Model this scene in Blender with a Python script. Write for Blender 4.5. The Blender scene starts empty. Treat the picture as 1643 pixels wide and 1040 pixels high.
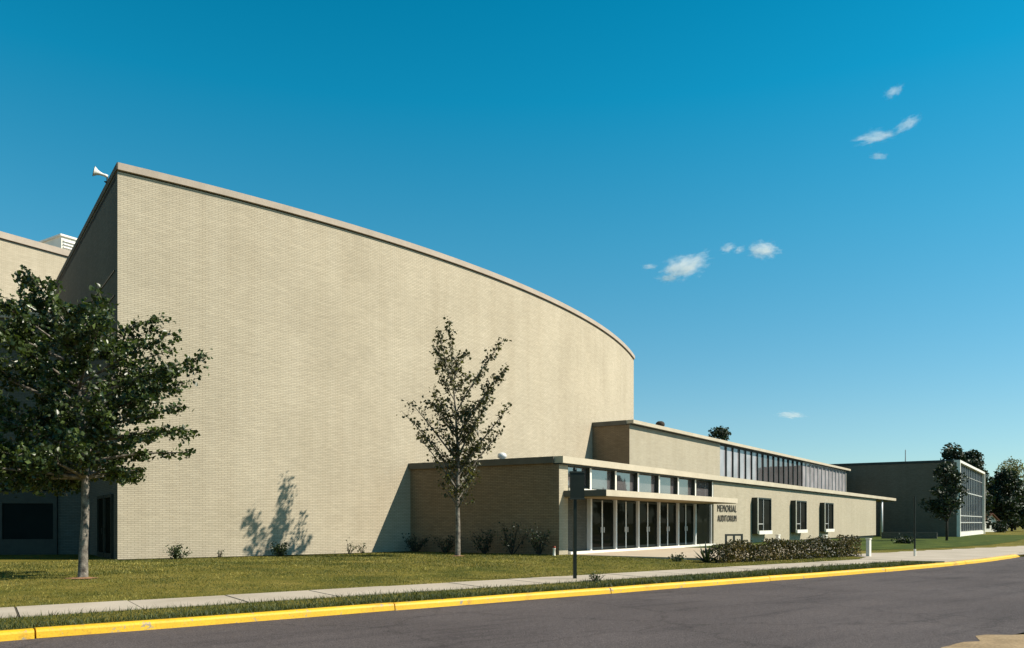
import bpy, math, random
import numpy as np
from mathutils import Vector, Matrix
PI = math.pi
scene = bpy.context.scene
COL = scene.collection
random.seed(7)
RNG = np.random.default_rng(11)
EYE = 1.6

# ------------------------------------------------------------------ materials
def newmat(name):
    m = bpy.data.materials.new(name); m.use_nodes = True
    nt = m.node_tree
    return m, nt, nt.nodes['Principled BSDF'], nt.nodes['Material Output']

def ramp(nt, stops):
    r = nt.nodes.new('ShaderNodeValToRGB')
    e = r.color_ramp.elements
    while len(e) < len(stops): e.new(0.5)
    for i, (p, c) in enumerate(stops):
        e[i].position = p; e[i].color = (c[0], c[1], c[2], 1)
    return r

def noise(nt, scale, detail=4, rough=0.55, vec=None):
    n = nt.nodes.new('ShaderNodeTexNoise')
    n.inputs['Scale'].default_value = scale; n.inputs['Detail'].default_value = detail
    n.inputs['Roughness'].default_value = rough
    if vec is not None: nt.links.new(vec, n.inputs['Vector'])
    return n

def objco(nt):
    return nt.nodes.new('ShaderNodeTexCoord').outputs['Object']

def mix(nt, kind, fac, a, b):
    m = nt.nodes.new('ShaderNodeMix'); m.data_type = 'RGBA'; m.blend_type = kind
    for k, v in ((0, fac), (6, a), (7, b)):
        if isinstance(v, (int, float)): m.inputs[k].default_value = v
        elif isinstance(v, tuple): m.inputs[k].default_value = (v[0], v[1], v[2], 1)
        else: nt.links.new(v, m.inputs[k])
    return m.outputs[2]

def bump(nt, bsdf, h, strength=0.3, dist=0.02):
    b = nt.nodes.new('ShaderNodeBump'); b.inputs['Strength'].default_value = strength
    b.inputs['Distance'].default_value = dist
    nt.links.new(h, b.inputs['Height']); nt.links.new(b.outputs[0], bsdf.inputs['Normal'])

def mat_rough(name, c1, c2, scale=3.0, rough=0.85, fine=None, bmp=0.0, spec=0.3):
    m, nt, bs, out = newmat(name)
    co = objco(nt)
    n = noise(nt, scale, 6, 0.6, co)
    r = ramp(nt, [(0.32, c1), (0.68, c2)])
    nt.links.new(n.outputs['Fac'], r.inputs['Fac'])
    colr = r.outputs['Color']
    if fine:
        n2 = noise(nt, fine[0], 3, 0.6, co)
        r2 = ramp(nt, [(0.3, (1 - fine[1],) * 3), (0.7, (1 + fine[1],) * 3)])
        nt.links.new(n2.outputs['Fac'], r2.inputs['Fac'])
        colr = mix(nt, 'MULTIPLY', 1.0, colr, r2.outputs['Color'])
        if bmp: bump(nt, bs, n2.outputs['Fac'], bmp, 0.02)
    elif bmp: bump(nt, bs, n.outputs['Fac'], bmp, 0.02)
    nt.links.new(colr, bs.inputs['Base Color'])
    bs.inputs['Roughness'].default_value = rough
    bs.inputs['Specular IOR Level'].default_value = spec
    return m

def mat_brick(name, c1, c2, mortar, bw=0.24, rh=0.068, stain=0.1):
    m, nt, bs, out = newmat(name)
    uv = nt.nodes.new('ShaderNodeUVMap')
    b = nt.nodes.new('ShaderNodeTexBrick')
    b.inputs['Scale'].default_value = 1.0
    b.inputs['Brick Width'].default_value = bw
    b.inputs['Row Height'].default_value = rh
    b.inputs['Mortar Size'].default_value = 0.008
    b.inputs['Mortar Smooth'].default_value = 0.2
    b.inputs['Bias'].default_value = 0.0
    b.inputs['Color1'].default_value = (*c1, 1); b.inputs['Color2'].default_value = (*c2, 1)
    b.inputs['Mortar'].default_value = (*mortar, 1)
    nt.links.new(uv.outputs[0], b.inputs['Vector'])
    n = noise(nt, 0.35, 6, 0.62, uv.outputs[0])
    r = ramp(nt, [(0.3, (1 - stain, 1 - stain * 1.05, 1 - stain * 1.15)), (0.7, (1.04, 1.04, 1.04))])
    nt.links.new(n.outputs['Fac'], r.inputs['Fac'])
    colr = mix(nt, 'MULTIPLY', 1.0, b.outputs['Color'], r.outputs['Color'])
    # vertical run-off streaks of weathering
    mp = nt.nodes.new('ShaderNodeMapping'); mp.inputs['Scale'].default_value = (1.4, 0.06, 1)
    nt.links.new(uv.outputs[0], mp.inputs['Vector'])
    n3 = noise(nt, 1.0, 5, 0.6, mp.outputs[0])
    r3 = ramp(nt, [(0.35, (0.955, 0.945, 0.93)), (0.6, (1.015, 1.015, 1.015))])
    nt.links.new(n3.outputs['Fac'], r3.inputs['Fac'])
    colr = mix(nt, 'MULTIPLY', 1.0, colr, r3.outputs['Color'])
    # course to course variation
    mp2 = nt.nodes.new('ShaderNodeMapping'); mp2.inputs['Scale'].default_value = (1.2, 9.0, 1)
    nt.links.new(uv.outputs[0], mp2.inputs['Vector'])
    n4 = noise(nt, 1.0, 3, 0.6, mp2.outputs[0])
    r4 = ramp(nt, [(0.3, (0.93, 0.93, 0.925)), (0.7, (1.05, 1.05, 1.05))])
    nt.links.new(n4.outputs['Fac'], r4.inputs['Fac'])
    colr = mix(nt, 'MULTIPLY', 1.0, colr, r4.outputs['Color'])
    nt.links.new(colr, bs.inputs['Base Color'])
    bs.inputs['Roughness'].default_value = 0.9
    bs.inputs['Specular IOR Level'].default_value = 0.2
    inv = nt.nodes.new('ShaderNodeMath'); inv.operation = 'SUBTRACT'; inv.inputs[0].default_value = 1.0
    nt.links.new(b.outputs['Fac'], inv.inputs[1])
    bump(nt, bs, inv.outputs[0], 0.35, 0.01)
    return m

def mat_leaf(name, dark, light, trans=0.25, gloss=0.45, patchy=False):
    m, nt, bs, out = newmat(name)
    g = nt.nodes.new('ShaderNodeNewGeometry')
    mid = tuple(a * 0.65 + b * 0.35 for a, b in zip(dark, light)); hi = tuple(b * 1.6 for b in light)
    r = ramp(nt, [(0.0, dark), (0.6, mid), (0.88, light), (1.0, hi)])
    nt.links.new(g.outputs['Random Per Island'], r.inputs['Fac'])
    if patchy:
        pn = noise(nt, 0.55, 4, 0.6, objco(nt)); pm = nt.nodes.new('ShaderNodeMath'); pm.operation = 'MULTIPLY_ADD'
        nt.links.new(pn.outputs['Fac'], pm.inputs[0]); pm.inputs[1].default_value = 2.2; pm.inputs[2].default_value = -1.1
        pa = nt.nodes.new('ShaderNodeMath'); nt.links.new(g.outputs['Random Per Island'], pa.inputs[0]); nt.links.new(pm.outputs[0], pa.inputs[1])
        nt.links.new(pa.outputs[0], r.inputs['Fac'])
    nt.links.new(r.outputs['Color'], bs.inputs['Base Color'])
    bs.inputs['Roughness'].default_value = gloss
    bs.inputs['Specular IOR Level'].default_value = 0.4
    t = nt.nodes.new('ShaderNodeBsdfTranslucent')
    c = mix(nt, 'MULTIPLY', 1.0, r.outputs['Color'], (1.3, 1.5, 0.5))
    nt.links.new(c, t.inputs['Color'])
    mx = nt.nodes.new('ShaderNodeMixShader'); mx.inputs[0].default_value = trans
    nt.links.new(bs.outputs[0], mx.inputs[1]); nt.links.new(t.outputs[0], mx.inputs[2])
    nt.links.new(mx.outputs[0], out.inputs['Surface'])
    return m

def mat_glass(name, tint, refl=0.35, rough=0.03):
    m, nt, bs, out = newmat(name)
    n = noise(nt, 0.7, 3, 0.5, objco(nt))
    r = ramp(nt, [(0.3, tuple(x * 0.75 for x in tint)), (0.7, tuple(x * 1.2 for x in tint))])
    nt.links.new(n.outputs['Fac'], r.inputs['Fac'])
    nt.links.new(r.outputs['Color'], bs.inputs['Base Color'])
    bs.inputs['Roughness'].default_value = 0.25; bs.inputs['Specular IOR Level'].default_value = 0.0
    gl = nt.nodes.new('ShaderNodeBsdfGlossy'); gl.inputs['Roughness'].default_value = rough
    n2 = noise(nt, 0.9, 2, 0.5, objco(nt))
    bp = nt.nodes.new('ShaderNodeBump'); bp.inputs['Strength'].default_value = 0.02; bp.inputs['Distance'].default_value = 0.2
    nt.links.new(n2.outputs['Fac'], bp.inputs['Height']); nt.links.new(bp.outputs[0], gl.inputs['Normal'])
    mx = nt.nodes.new('ShaderNodeMixShader'); mx.inputs[0].default_value = refl
    nt.links.new(bs.outputs[0], mx.inputs[1]); nt.links.new(gl.outputs[0], mx.inputs[2])
    nt.links.new(mx.outputs[0], out.inputs['Surface'])
    return m

M = {}
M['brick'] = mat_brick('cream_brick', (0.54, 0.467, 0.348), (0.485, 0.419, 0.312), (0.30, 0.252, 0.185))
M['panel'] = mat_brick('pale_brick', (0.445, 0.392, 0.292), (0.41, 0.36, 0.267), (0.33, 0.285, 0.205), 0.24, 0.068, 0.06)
M['brown_shade_brick'] = mat_brick('shaded_tan_brick', (0.31, 0.22, 0.13), (0.25, 0.175, 0.105), (0.13, 0.09, 0.06))  # cream brick painted darker and browner for the shaded side walls
M['dark_and_shaded_brick'] = mat_brick('dark_and_shaded_brick', (0.125, 0.125, 0.105), (0.10, 0.10, 0.085), (0.06, 0.06, 0.05))  # cream brick with shade put into its colour; also the dark low wall
M['far_brick'] = mat_brick('shaded_far_brick', (0.19, 0.16, 0.118), (0.155, 0.13, 0.097), (0.085, 0.07, 0.055))  # brick toned to hold the shade of the block's side wall
M['coping'] = mat_rough('coping_stone', (0.38, 0.315, 0.25), (0.45, 0.375, 0.30), 1.2, 0.8, (14, 0.07))
M['shade_trim'] = mat_rough('trim_darkened_as_shade', (0.10, 0.09, 0.07), (0.14, 0.125, 0.10), 1.2, 0.8)  # trim with the shade of the side faces put into its colour
M['fascia'] = mat_rough('fascia_paint', (0.46, 0.395, 0.29), (0.54, 0.47, 0.35), 0.8, 0.6, (9, 0.05))
M['white'] = mat_rough('white_paint', (0.70, 0.67, 0.58), (0.80, 0.77, 0.68), 1.1, 0.55, (20, 0.03))
M['soffit'] = mat_rough('soffit_board', (0.20, 0.15, 0.075), (0.27, 0.21, 0.11), 1.5, 0.8)
M['alu'] = mat_rough('grey_aluminium', (0.42, 0.42, 0.40), (0.52, 0.51, 0.48), 2.0, 0.45, None, 0, 0.5)
M['bright_alu'] = mat_rough('bright_aluminium', (0.62, 0.62, 0.60), (0.72, 0.72, 0.70), 2.0, 0.4, None, 0, 0.5)
M['dark_metal'] = mat_rough('dark_metal', (0.018, 0.024, 0.02), (0.03, 0.038, 0.03), 3.0, 0.5)
M['green_metal'] = mat_rough('dark_green_metal', (0.007, 0.012, 0.008), (0.012, 0.019, 0.013), 3.0, 0.5)
M['rust'] = mat_rough('rust_red', (0.2, 0.04, 0.02), (0.3, 0.06, 0.03), 5.0, 0.7)
M['glass_dark'] = mat_glass('dark_door_glass', (0.010, 0.012, 0.009), 0.02)
M['glass_shade'] = mat_glass('deep_shade_glass', (0.012, 0.016, 0.015), 0.0, 0.2)
M['glass_sky'] = mat_glass('reflective_glass', (0.115, 0.105, 0.105), 0.33)
M['glass_sky_tone'] = mat_glass('glass_with_painted_sky_tone', (0.36, 0.335, 0.34), 0.25, 0.05)  # pale tone paints the bright sky mirrored in these panes
M['glass_box'] = mat_glass('dark_bay_glass', (0.012, 0.013, 0.011), 0.02)  # near-black panes of the window bays
M['glass_grid'] = mat_glass('grid_window_glass', (0.02, 0.025, 0.035), 0.16)
M['letter'] = mat_rough('letter_metal', (0.035, 0.032, 0.025), (0.06, 0.055, 0.045), 4, 0.5)
M['concrete'] = mat_rough('concrete', (0.34, 0.29, 0.225), (0.43, 0.37, 0.295), 0.6, 0.9, (35, 0.10), 0.15)
M['joint'] = mat_rough('joint_dirt', (0.05, 0.042, 0.03), (0.08, 0.065, 0.045), 6, 0.95)
M['plaza'] = mat_rough('plaza_concrete', (0.40, 0.325, 0.235), (0.48, 0.395, 0.29), 0.5, 0.9, (30, 0.08), 0.1)
M['tar'] = mat_rough('roof_tar', (0.06, 0.058, 0.055), (0.09, 0.087, 0.08), 1.0, 0.95)
M['sand'] = mat_rough('sandy_shoulder', (0.21, 0.145, 0.075), (0.33, 0.235, 0.13), 1.5, 0.95, (30, 0.3), 0.4)
M['earth'] = mat_rough('bare_earth', (0.2, 0.1, 0.05), (0.3, 0.16, 0.08), 5, 0.95, (40, 0.3), 0.4)
M['bank'] = mat_rough('green_grass_bank', (0.025, 0.045, 0.010), (0.085, 0.105, 0.022), 0.8, 0.95, (9, 0.35), 0.5, 0.05)
M['foot_shade'] = mat_rough('dark_foot_strip', (0.025, 0.024, 0.014), (0.065, 0.055, 0.028), 3, 0.95, (30, 0.35), 0.5, 0.1)  # dark tone paints the shade along the wall foot
M['bark'] = mat_rough('grey_bark', (0.05, 0.042, 0.034), (0.27, 0.235, 0.19), 7, 0.9, (30, 0.3), 0.6)
M['bark_far'] = mat_rough('dark_bark', (0.03, 0.024, 0.018), (0.06, 0.05, 0.04), 9, 0.9)
M['roof_red'] = mat_rough('brown_red_roof', (0.11, 0.05, 0.03), (0.16, 0.075, 0.045), 2, 0.9, (8, 0.2))
M['leaf_maple'] = mat_leaf('maple_leaf', (0.018, 0.034, 0.010), (0.078, 0.105, 0.030), 0.25, 0.36)
M['leaf_slim'] = mat_leaf('young_tree_leaf', (0.036, 0.038, 0.014), (0.10, 0.094, 0.034), 0.25, 0.45)
M['leaf_dark'] = mat_leaf('dark_far_leaf', (0.012, 0.022, 0.010), (0.032, 0.048, 0.018), 0.12, 0.6)
M['leaf_pale'] = mat_leaf('pale_far_leaf', (0.09, 0.09, 0.035), (0.22, 0.19, 0.09), 0.25, 0.6)
M['leaf_hedge'] = mat_leaf('hedge_leaf', (0.022, 0.028, 0.010), (0.15, 0.105, 0.036), 0.15, 0.5, True)
M['leaf_shrub'] = mat_leaf('shrub_leaf', (0.02, 0.042, 0.014), (0.07, 0.085, 0.028), 0.15, 0.45)
M['yucca'] = mat_leaf('yucca_blade', (0.02, 0.035, 0.018), (0.05, 0.07, 0.035), 0.1, 0.4)
M['blade'] = mat_leaf('grass_blade', (0.052, 0.070, 0.010), (0.235, 0.20, 0.048), 0.2, 0.7, True)
M['verge_blade'] = mat_leaf('verge_grass_blade', (0.028, 0.046, 0.012), (0.085, 0.10, 0.026), 0.2, 0.6)

def mat_asphalt():
    m, nt, bs, out = newmat('asphalt')
    co = objco(nt)
    n1 = noise(nt, 0.25, 6, 0.6, co); n2 = noise(nt, 42, 3, 0.75, co); n3 = noise(nt, 11, 4, 0.75, co)
    r1 = ramp(nt, [(0.3, (0.066, 0.056, 0.0555)), (0.7, (0.094, 0.080, 0.079))])
    nt.links.new(n1.outputs['Fac'], r1.inputs['Fac'])
    r2 = ramp(nt, [(0.32, (0.35,) * 3), (0.68, (1.65,) * 3)])
    nt.links.new(n2.outputs['Fac'], r2.inputs['Fac'])
    c = mix(nt, 'MULTIPLY', 1.0, r1.outputs['Color'], r2.outputs['Color'])
    r3 = ramp(nt, [(0.3, (0.72,) * 3), (0.7, (1.28,) * 3)])
    nt.links.new(n3.outputs['Fac'], r3.inputs['Fac'])
    c = mix(nt, 'MULTIPLY', 1.0, c, r3.outputs['Color'])
    # long worn streaks along the road (road runs at 38.9 degrees)
    mp = nt.nodes.new('ShaderNodeMapping'); mp.inputs['Rotation'].default_value = (0, 0, -math.radians(38.9))
    nt.links.new(co, mp.inputs['Vector'])
    mp2 = nt.nodes.new('ShaderNodeMapping'); mp2.inputs['Scale'].default_value = (0.22, 1.6, 1)
    nt.links.new(mp.outputs[0], mp2.inputs['Vector'])
    n4 = noise(nt, 1.0, 5, 0.65, mp2.outputs[0])
    r4 = ramp(nt, [(0.33, (0.74, 0.74, 0.75)), (0.46, (1, 1, 1)), (0.7, (1.1, 1.09, 1.08))])
    nt.links.new(n4.outputs['Fac'], r4.inputs['Fac'])
    c = mix(nt, 'MULTIPLY', 1.0, c, r4.outputs['Color'])
    # cracks
    v = nt.nodes.new('ShaderNodeTexVoronoi'); v.feature = 'DISTANCE_TO_EDGE'; v.inputs['Scale'].default_value = 0.28
    nz = noise(nt, 1.3, 5, 0.7, co)
    vm = nt.nodes.new('ShaderNodeVectorMath'); vm.operation = 'ADD'
    nt.links.new(co, vm.inputs[0]); nt.links.new(nz.outputs['Color'], vm.inputs[1])
    nt.links.new(vm.outputs[0], v.inputs['Vector'])
    r5 = ramp(nt, [(0.0, (0.4, 0.4, 0.4)), (0.016, (1, 1, 1))])
    nt.links.new(v.outputs['Distance'], r5.inputs['Fac'])
    c = mix(nt, 'MULTIPLY', 0.45, c, r5.outputs['Color'])
    nt.links.new(c, bs.inputs['Base Color'])
    bs.inputs['Roughness'].default_value = 0.9; bs.inputs['Specular IOR Level'].default_value = 0.12
    bump(nt, bs, n2.outputs['Fac'], 0.8, 0.015)
    return m
M['asphalt'] = mat_asphalt()

def mat_curb():
    m, nt, bs, out = newmat('yellow_curb_paint')
    co = objco(nt)
    n1 = noise(nt, 1.6, 6, 0.65, co); n2 = noise(nt, 40, 3, 0.6, co)
    r1 = ramp(nt, [(0.30, (0.45, 0.23, 0.02)), (0.40, (0.70, 0.395, 0.008)), (0.7, (0.78, 0.455, 0.010))])
    nt.links.new(n1.outputs['Fac'], r1.inputs['Fac'])
    r2 = ramp(nt, [(0.28, (0.72,) * 3), (0.5, (1.0,) * 3)])
    nt.links.new(n2.outputs['Fac'], r2.inputs['Fac'])
    n5 = noise(nt, 7, 6, 0.75, co); r5 = ramp(nt, [(0.585, (0, 0, 0)), (0.63, (1, 1, 1))]); nt.links.new(n5.outputs['Fac'], r5.inputs['Fac'])
    cc = mix(nt, 'MULTIPLY', 1.0, r1.outputs['Color'], r2.outputs['Color'])
    nt.links.new(mix(nt, 'MIX', r5.outputs['Color'], cc, (0.30, 0.25, 0.17)), bs.inputs['Base Color'])
    bs.inputs['Roughness'].default_value = 0.6
    bump(nt, bs, n2.outputs['Fac'], 0.3, 0.01)
    return m
M['curb'] = mat_curb()

def mat_lawn():
    m, nt, bs, out = newmat('lawn_turf')
    co = objco(nt)
    n1 = noise(nt, 0.35, 6, 0.65, co); n2 = noise(nt, 22, 4, 0.7, co); n3 = noise(nt, 2.2, 4, 0.6, co)
    r1 = ramp(nt, [(0.3, (0.058, 0.068, 0.011)), (0.5, (0.135, 0.12, 0.022)), (0.7, (0.215, 0.172, 0.044))])
    nt.links.new(n1.outputs['Fac'], r1.inputs['Fac'])
    r2 = ramp(nt, [(0.3, (0.5, 0.55, 0.5)), (0.7, (1.5, 1.42, 1.4))])
    nt.links.new(n2.outputs['Fac'], r2.inputs['Fac'])
    r3 = ramp(nt, [(0.3, (0.8, 0.85, 0.8)), (0.7, (1.2, 1.15, 1.15))])
    nt.links.new(n3.outputs['Fac'], r3.inputs['Fac'])
    c = mix(nt, 'MULTIPLY', 1.0, r1.outputs['Color'], r2.outputs['Color'])
    c = mix(nt, 'MULTIPLY', 1.0, c, r3.outputs['Color'])
    nt.links.new(c, bs.inputs['Base Color'])
    bs.inputs['Roughness'].default_value = 0.95; bs.inputs['Specular IOR Level'].default_value = 0.1
    bump(nt, bs, n2.outputs['Fac'], 0.8, 0.06)
    return m
M['lawn'] = mat_lawn()

# ------------------------------------------------------------------ mesh helper
class MB:
    def __init__(s): s.v = []; s.f = []; s.uv = {}
    def add(s, vs, fs):
        o = len(s.v); s.v += [tuple(p) for p in vs]; s.f += [tuple(i + o for i in f) for f in fs]
        return o
    def quad(s, a, b, c, d): s.add([a, b, c, d], [(0, 1, 2, 3)])
    def box(s, o, ax, ay, az):
        """box from corner o along the three edge vectors"""
        o, ax, ay, az = map(Vector, (o, ax, ay, az))
        vs = [o, o + ax, o + ax + ay, o + ay, o + az, o + ax + az, o + ax + ay + az, o + ay + az]
        fs = [(0, 3, 2, 1), (4, 5, 6, 7), (0, 1, 5, 4), (1, 2, 6, 5), (2, 3, 7, 6), (3, 0, 4, 7)]
        if ax.cross(ay).dot(az) < 0: fs = [f[::-1] for f in fs]
        s.add(vs, fs)
    def cbox(s, c, sx, sy, sz, rz=0.0):
        """box standing on c (centre of its base)"""
        u = Vector((math.cos(rz), math.sin(rz), 0)); w = Vector((-math.sin(rz), math.cos(rz), 0))
        s.box(Vector(c) - u * sx / 2 - w * sy / 2, u * sx, w * sy, (0, 0, sz))
    def prism(s, poly, z0, z1):
        n = len(poly)
        area = sum(poly[i][0] * poly[(i + 1) % n][1] - poly[(i + 1) % n][0] * poly[i][1] for i in range(n))
        if area < 0: poly = poly[::-1]
        vs = [(x, y, z0) for x, y in poly] + [(x, y, z1) for x, y in poly]
        fs = [tuple(range(n - 1, -1, -1)), tuple(range(n, 2 * n))]
        fs += [(i, (i + 1) % n, n + (i + 1) % n, n + i) for i in range(n)]
        s.add(vs, fs)
    def tube(s, pts, rad, seg=8, cap=True):
        pts = [Vector(p) for p in pts]; n = len(pts)
        if not hasattr(rad, '__len__'): rad = [rad] * n
        rings = []; ref = Vector((0.31, 0.77, 0.55))
        for i, p in enumerate(pts):
            t = (pts[min(i + 1, n - 1)] - pts[max(i - 1, 0)])
            t = t.normalized() if t.length > 1e-9 else Vector((0, 0, 1))
            a = t.cross(ref)
            if a.length < 1e-3: a = t.cross(Vector((1, 0, 0)))
            a.normalize(); b = t.cross(a)
            rings.append([p + (a * math.cos(2 * PI * k / seg) + b * math.sin(2 * PI * k / seg)) * rad[i] for k in range(seg)])
        vs = [q for r in rings for q in r]; fs = []
        for i in range(n - 1):
            for k in range(seg):
                fs.append((i * seg + k, i * seg + (k + 1) % seg, (i + 1) * seg + (k + 1) % seg, (i + 1) * seg + k))
        if cap: fs += [tuple(range(seg - 1, -1, -1)), tuple(range((n - 1) * seg, n * seg))]
        s.add(vs, fs)
    def lathe(s, c, prof, seg=16, axis=None):
        """prof: (radius, height) pairs round a vertical axis at c, or round `axis`"""
        c = Vector(c); w = Vector(axis).normalized() if axis else Vector((0, 0, 1))
        a = w.cross(Vector((0.2, 0.9, 0.37))).normalized(); b = w.cross(a)
        vs = []; n = len(prof)
        for r, h in prof:
            for k in range(seg):
                an = 2 * PI * k / seg
                vs.append(c + w * h + (a * math.cos(an) + b * math.sin(an)) * r)
        fs = [(i * seg + k, i * seg + (k + 1) % seg, (i + 1) * seg + (k + 1) % seg, (i + 1) * seg + k)
              for i in range(n - 1) for k in range(seg)]
        s.add(vs, fs)
    def build(s, name, mat, parent=None, smooth=False, loc=None, uvfun=None):
        me = bpy.data.meshes.new(name)
        off = Vector(loc) if loc is not None else Vector((0, 0, 0))
        me.from_pydata([Vector(p) - off for p in s.v] if loc is not None else s.v, [], s.f)
        me.materials.append(mat)
        uv = me.uv_layers.new(name='UVMap')
        for p in me.polygons:
            n = p.normal
            if abs(n.z) < 0.7:
                l = math.hypot(n.x, n.y) or 1; tx, ty = -n.y / l, n.x / l
            for li in p.loop_indices:
                q = me.vertices[me.loops[li].vertex_index].co + off
                if uvfun: uv.data[li].uv = uvfun(q)
                elif abs(n.z) < 0.7: uv.data[li].uv = (q.x * tx + q.y * ty, q.z)
                else: uv.data[li].uv = (q.x, q.y)
            p.use_smooth = smooth
        o = bpy.data.objects.new(name, me); COL.objects.link(o)
        if parent is not None:
            o.parent = parent
            if loc is not None: pass
        elif loc is not None: o.location = off
        return o

def thing(name, label, cat, group=None):
    """an Empty that parents the parts of a thing; parts keep world coordinates"""
    o = bpy.data.objects.new(name, None); COL.objects.link(o)
    o.empty_display_size = 0.3
    o['label'] = label; o['category'] = cat
    if group: o['group'] = group
    return o
def settle(root, base):
    """move the Empty to the thing's base, leaving its parts where they stand"""
    root.location = base
    for c in root.children: c.location = Vector(c.location) - Vector(base)
def tag(o, label, cat, group=None):
    o['label'] = label; o['category'] = cat
    if group: o['group'] = group
    return o
def kind(o, k, label=None, cat=None):
    o['kind'] = k
    if label: o['label'] = label
    if cat: o['category'] = cat
    return o

# ------------------------------------------------------------------ plan frames
SD = math.radians(38.9)                                     # street direction
sd = Vector((math.cos(SD), math.sin(SD))); sn = Vector((-math.sin(SD), math.cos(SD)))
def ST(s, n): p = sd * s + sn * n; return (p.x, p.y)
def n_of(x, y): return x * sn.x + y * sn.y
def s_of(x, y): return x * sd.x + y * sd.y
def smooth01(x): x = np.clip(x, 0, 1); return x * x * (3 - 2 * x)
def curb_n(s):                                              # the kerb swings away to the left at the far end
    return 12.8 + (0 if s < 24 else 0.0052 * (s - 24) ** 2 if s < 45 else 2.293 + 0.2184 * (s - 45))
def zlawn(x, y):
    return 0.148 + 0.11 * float(smooth01((n_of(x, y) - 16.3) / 9.0)) - 0.30 * float(smooth01((s_of(x, y) - 50) / 45.0)) * float(smooth01((n_of(x, y) - 23) / 15.0))

FD = math.radians(54.75)                                    # entrance front direction
fd = Vector((math.cos(FD), math.sin(FD), 0)); fn = Vector((math.sin(FD), -math.cos(FD), 0))
A0 = Vector((1.934, 33.3, 0))
def FP(t, o, z): return A0 + fd * t + fn * o + Vector((0, 0, z))
UZ = Vector((0, 0, 1))
SA = math.radians(147.9)                                    # side walls of the low blocks
sdv = Vector((math.cos(SA), math.sin(SA), 0)); sdn = Vector((-math.sin(-SA) * -1, 0, 0))
sdn = Vector((-math.sin(SA), math.cos(SA), 0)) * 1.0        # left-hand normal of the side direction
CC = Vector((-50.371, 79.533)); CR = 62.0975                # curved wall
A_L = math.radians(-54.33); A_R = math.radians(-15.6)
def ARC(a, r, z): return Vector((CC.x + r * math.cos(a), CC.y + r * math.sin(a), z))
def hit_arc(p, d, r=CR):
    p = Vector((p[0], p[1])) - CC; d = Vector((d[0], d[1])); b = p.dot(d); c = p.dot(p) - r * r
    return -b - math.sqrt(b * b - c)

# ------------------------------------------------------------------ ground, road, kerb, lawn
def grid_sheet(name, poly_s, mat, k='structure'):
    pass
mb = MB(); g = 4000.0
mb.quad((-g, -g, -0.06), (g, -g, -0.06), (g, g, -0.06), (-g, g, -0.06))
kind(mb.build('ground', M['lawn']), 'structure')

def strip(s0, s1, ds, nin, nout, zf):
    """sheet between two offset curves of the street"""
    m_ = MB(); S = np.arange(s0, s1 + 1e-6, ds); vs = []; fs = []
    for s in S:
        for n in (nin(s), nout(s)):
            x, y = ST(s, n); vs.append((x, y, zf(x, y, n)))
    for i in range(len(S) - 1): fs.append((2 * i, 2 * i + 2, 2 * i + 3, 2 * i + 1))
    m_.add(vs, fs); return m_
strip(-120, 160, 2, lambda s: curb_n(s) - 8.3, lambda s: curb_n(s) + 0.02, lambda x, y, n: 0.0).build('road', M['asphalt']) ['kind'] = 'structure'
# sandy shoulder on the near side, with an uneven edge onto the asphalt
m_ = MB(); vs = []; fs = []; S = np.arange(-60, 90, 0.25)
for i, s in enumerate(S):
    e = curb_n(s) - 8.27 + 0.12 * math.sin(s * 1.7) + 0.07 * math.sin(s * 4.1 + 1) + random.uniform(-0.10, 0.10)
    a = ST(s, e); b = ST(s, e - 0.5); c = ST(s, -6)
    vs += [(a[0], a[1], 0.004), (b[0], b[1], 0.03), (c[0], c[1], 0.05)]
    if i: fs += [(3 * i - 3, 3 * i - 2, 3 * i + 1, 3 * i), (3 * i - 2, 3 * i - 1, 3 * i + 2, 3 * i + 1)]
m_.add(vs, [f[::-1] for f in fs])
kind(m_.build('sandy_shoulder', M['sand']), 'structure')

# kerb: rounded section in lengths parted by open joints
m_ = MB(); cuts = [-60]
joint_s = [-11.0, -4.6, 1.9, 7.6, 13.2, 19.4, 25.9, 33.0, 40, 47, 54, 61, 68, 75]
prof = [(0.0, 0.0), (0.012, 0.085), (0.03, 0.115), (0.06, 0.13), (0.15, 0.132), (0.17, 0.125), (0.17, -0.03)]
ends = [-60] + joint_s + [90]
for k in range(len(ends) - 1):
    a, b = ends[k] + 0.012, ends[k + 1] - 0.012
    S = np.linspace(a, b, max(2, int((b - a) / 0.8))); vs = []; fs = []; n = len(prof)
    for s in S:
        w = 0.005 * math.sin(s * 2.3 + k)
        for (dn, z) in prof:
            x, y = ST(s, curb_n(s) + dn + w); vs.append((x, y, z + 0.004 * math.sin(s * 1.1 + k * 2)))
    for i in range(len(S) - 1):
        for j in range(n - 1): fs.append((i * n + j, (i + 1) * n + j, (i + 1) * n + j + 1, i * n + j + 1))
    fs += [tuple(range(n - 1, -1, -1)), tuple(range((len(S) - 1) * n, len(S) * n))]
    m_.add(vs, [f for f in fs])
kind(m_.build('curb', M['curb']), 'structure')

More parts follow.
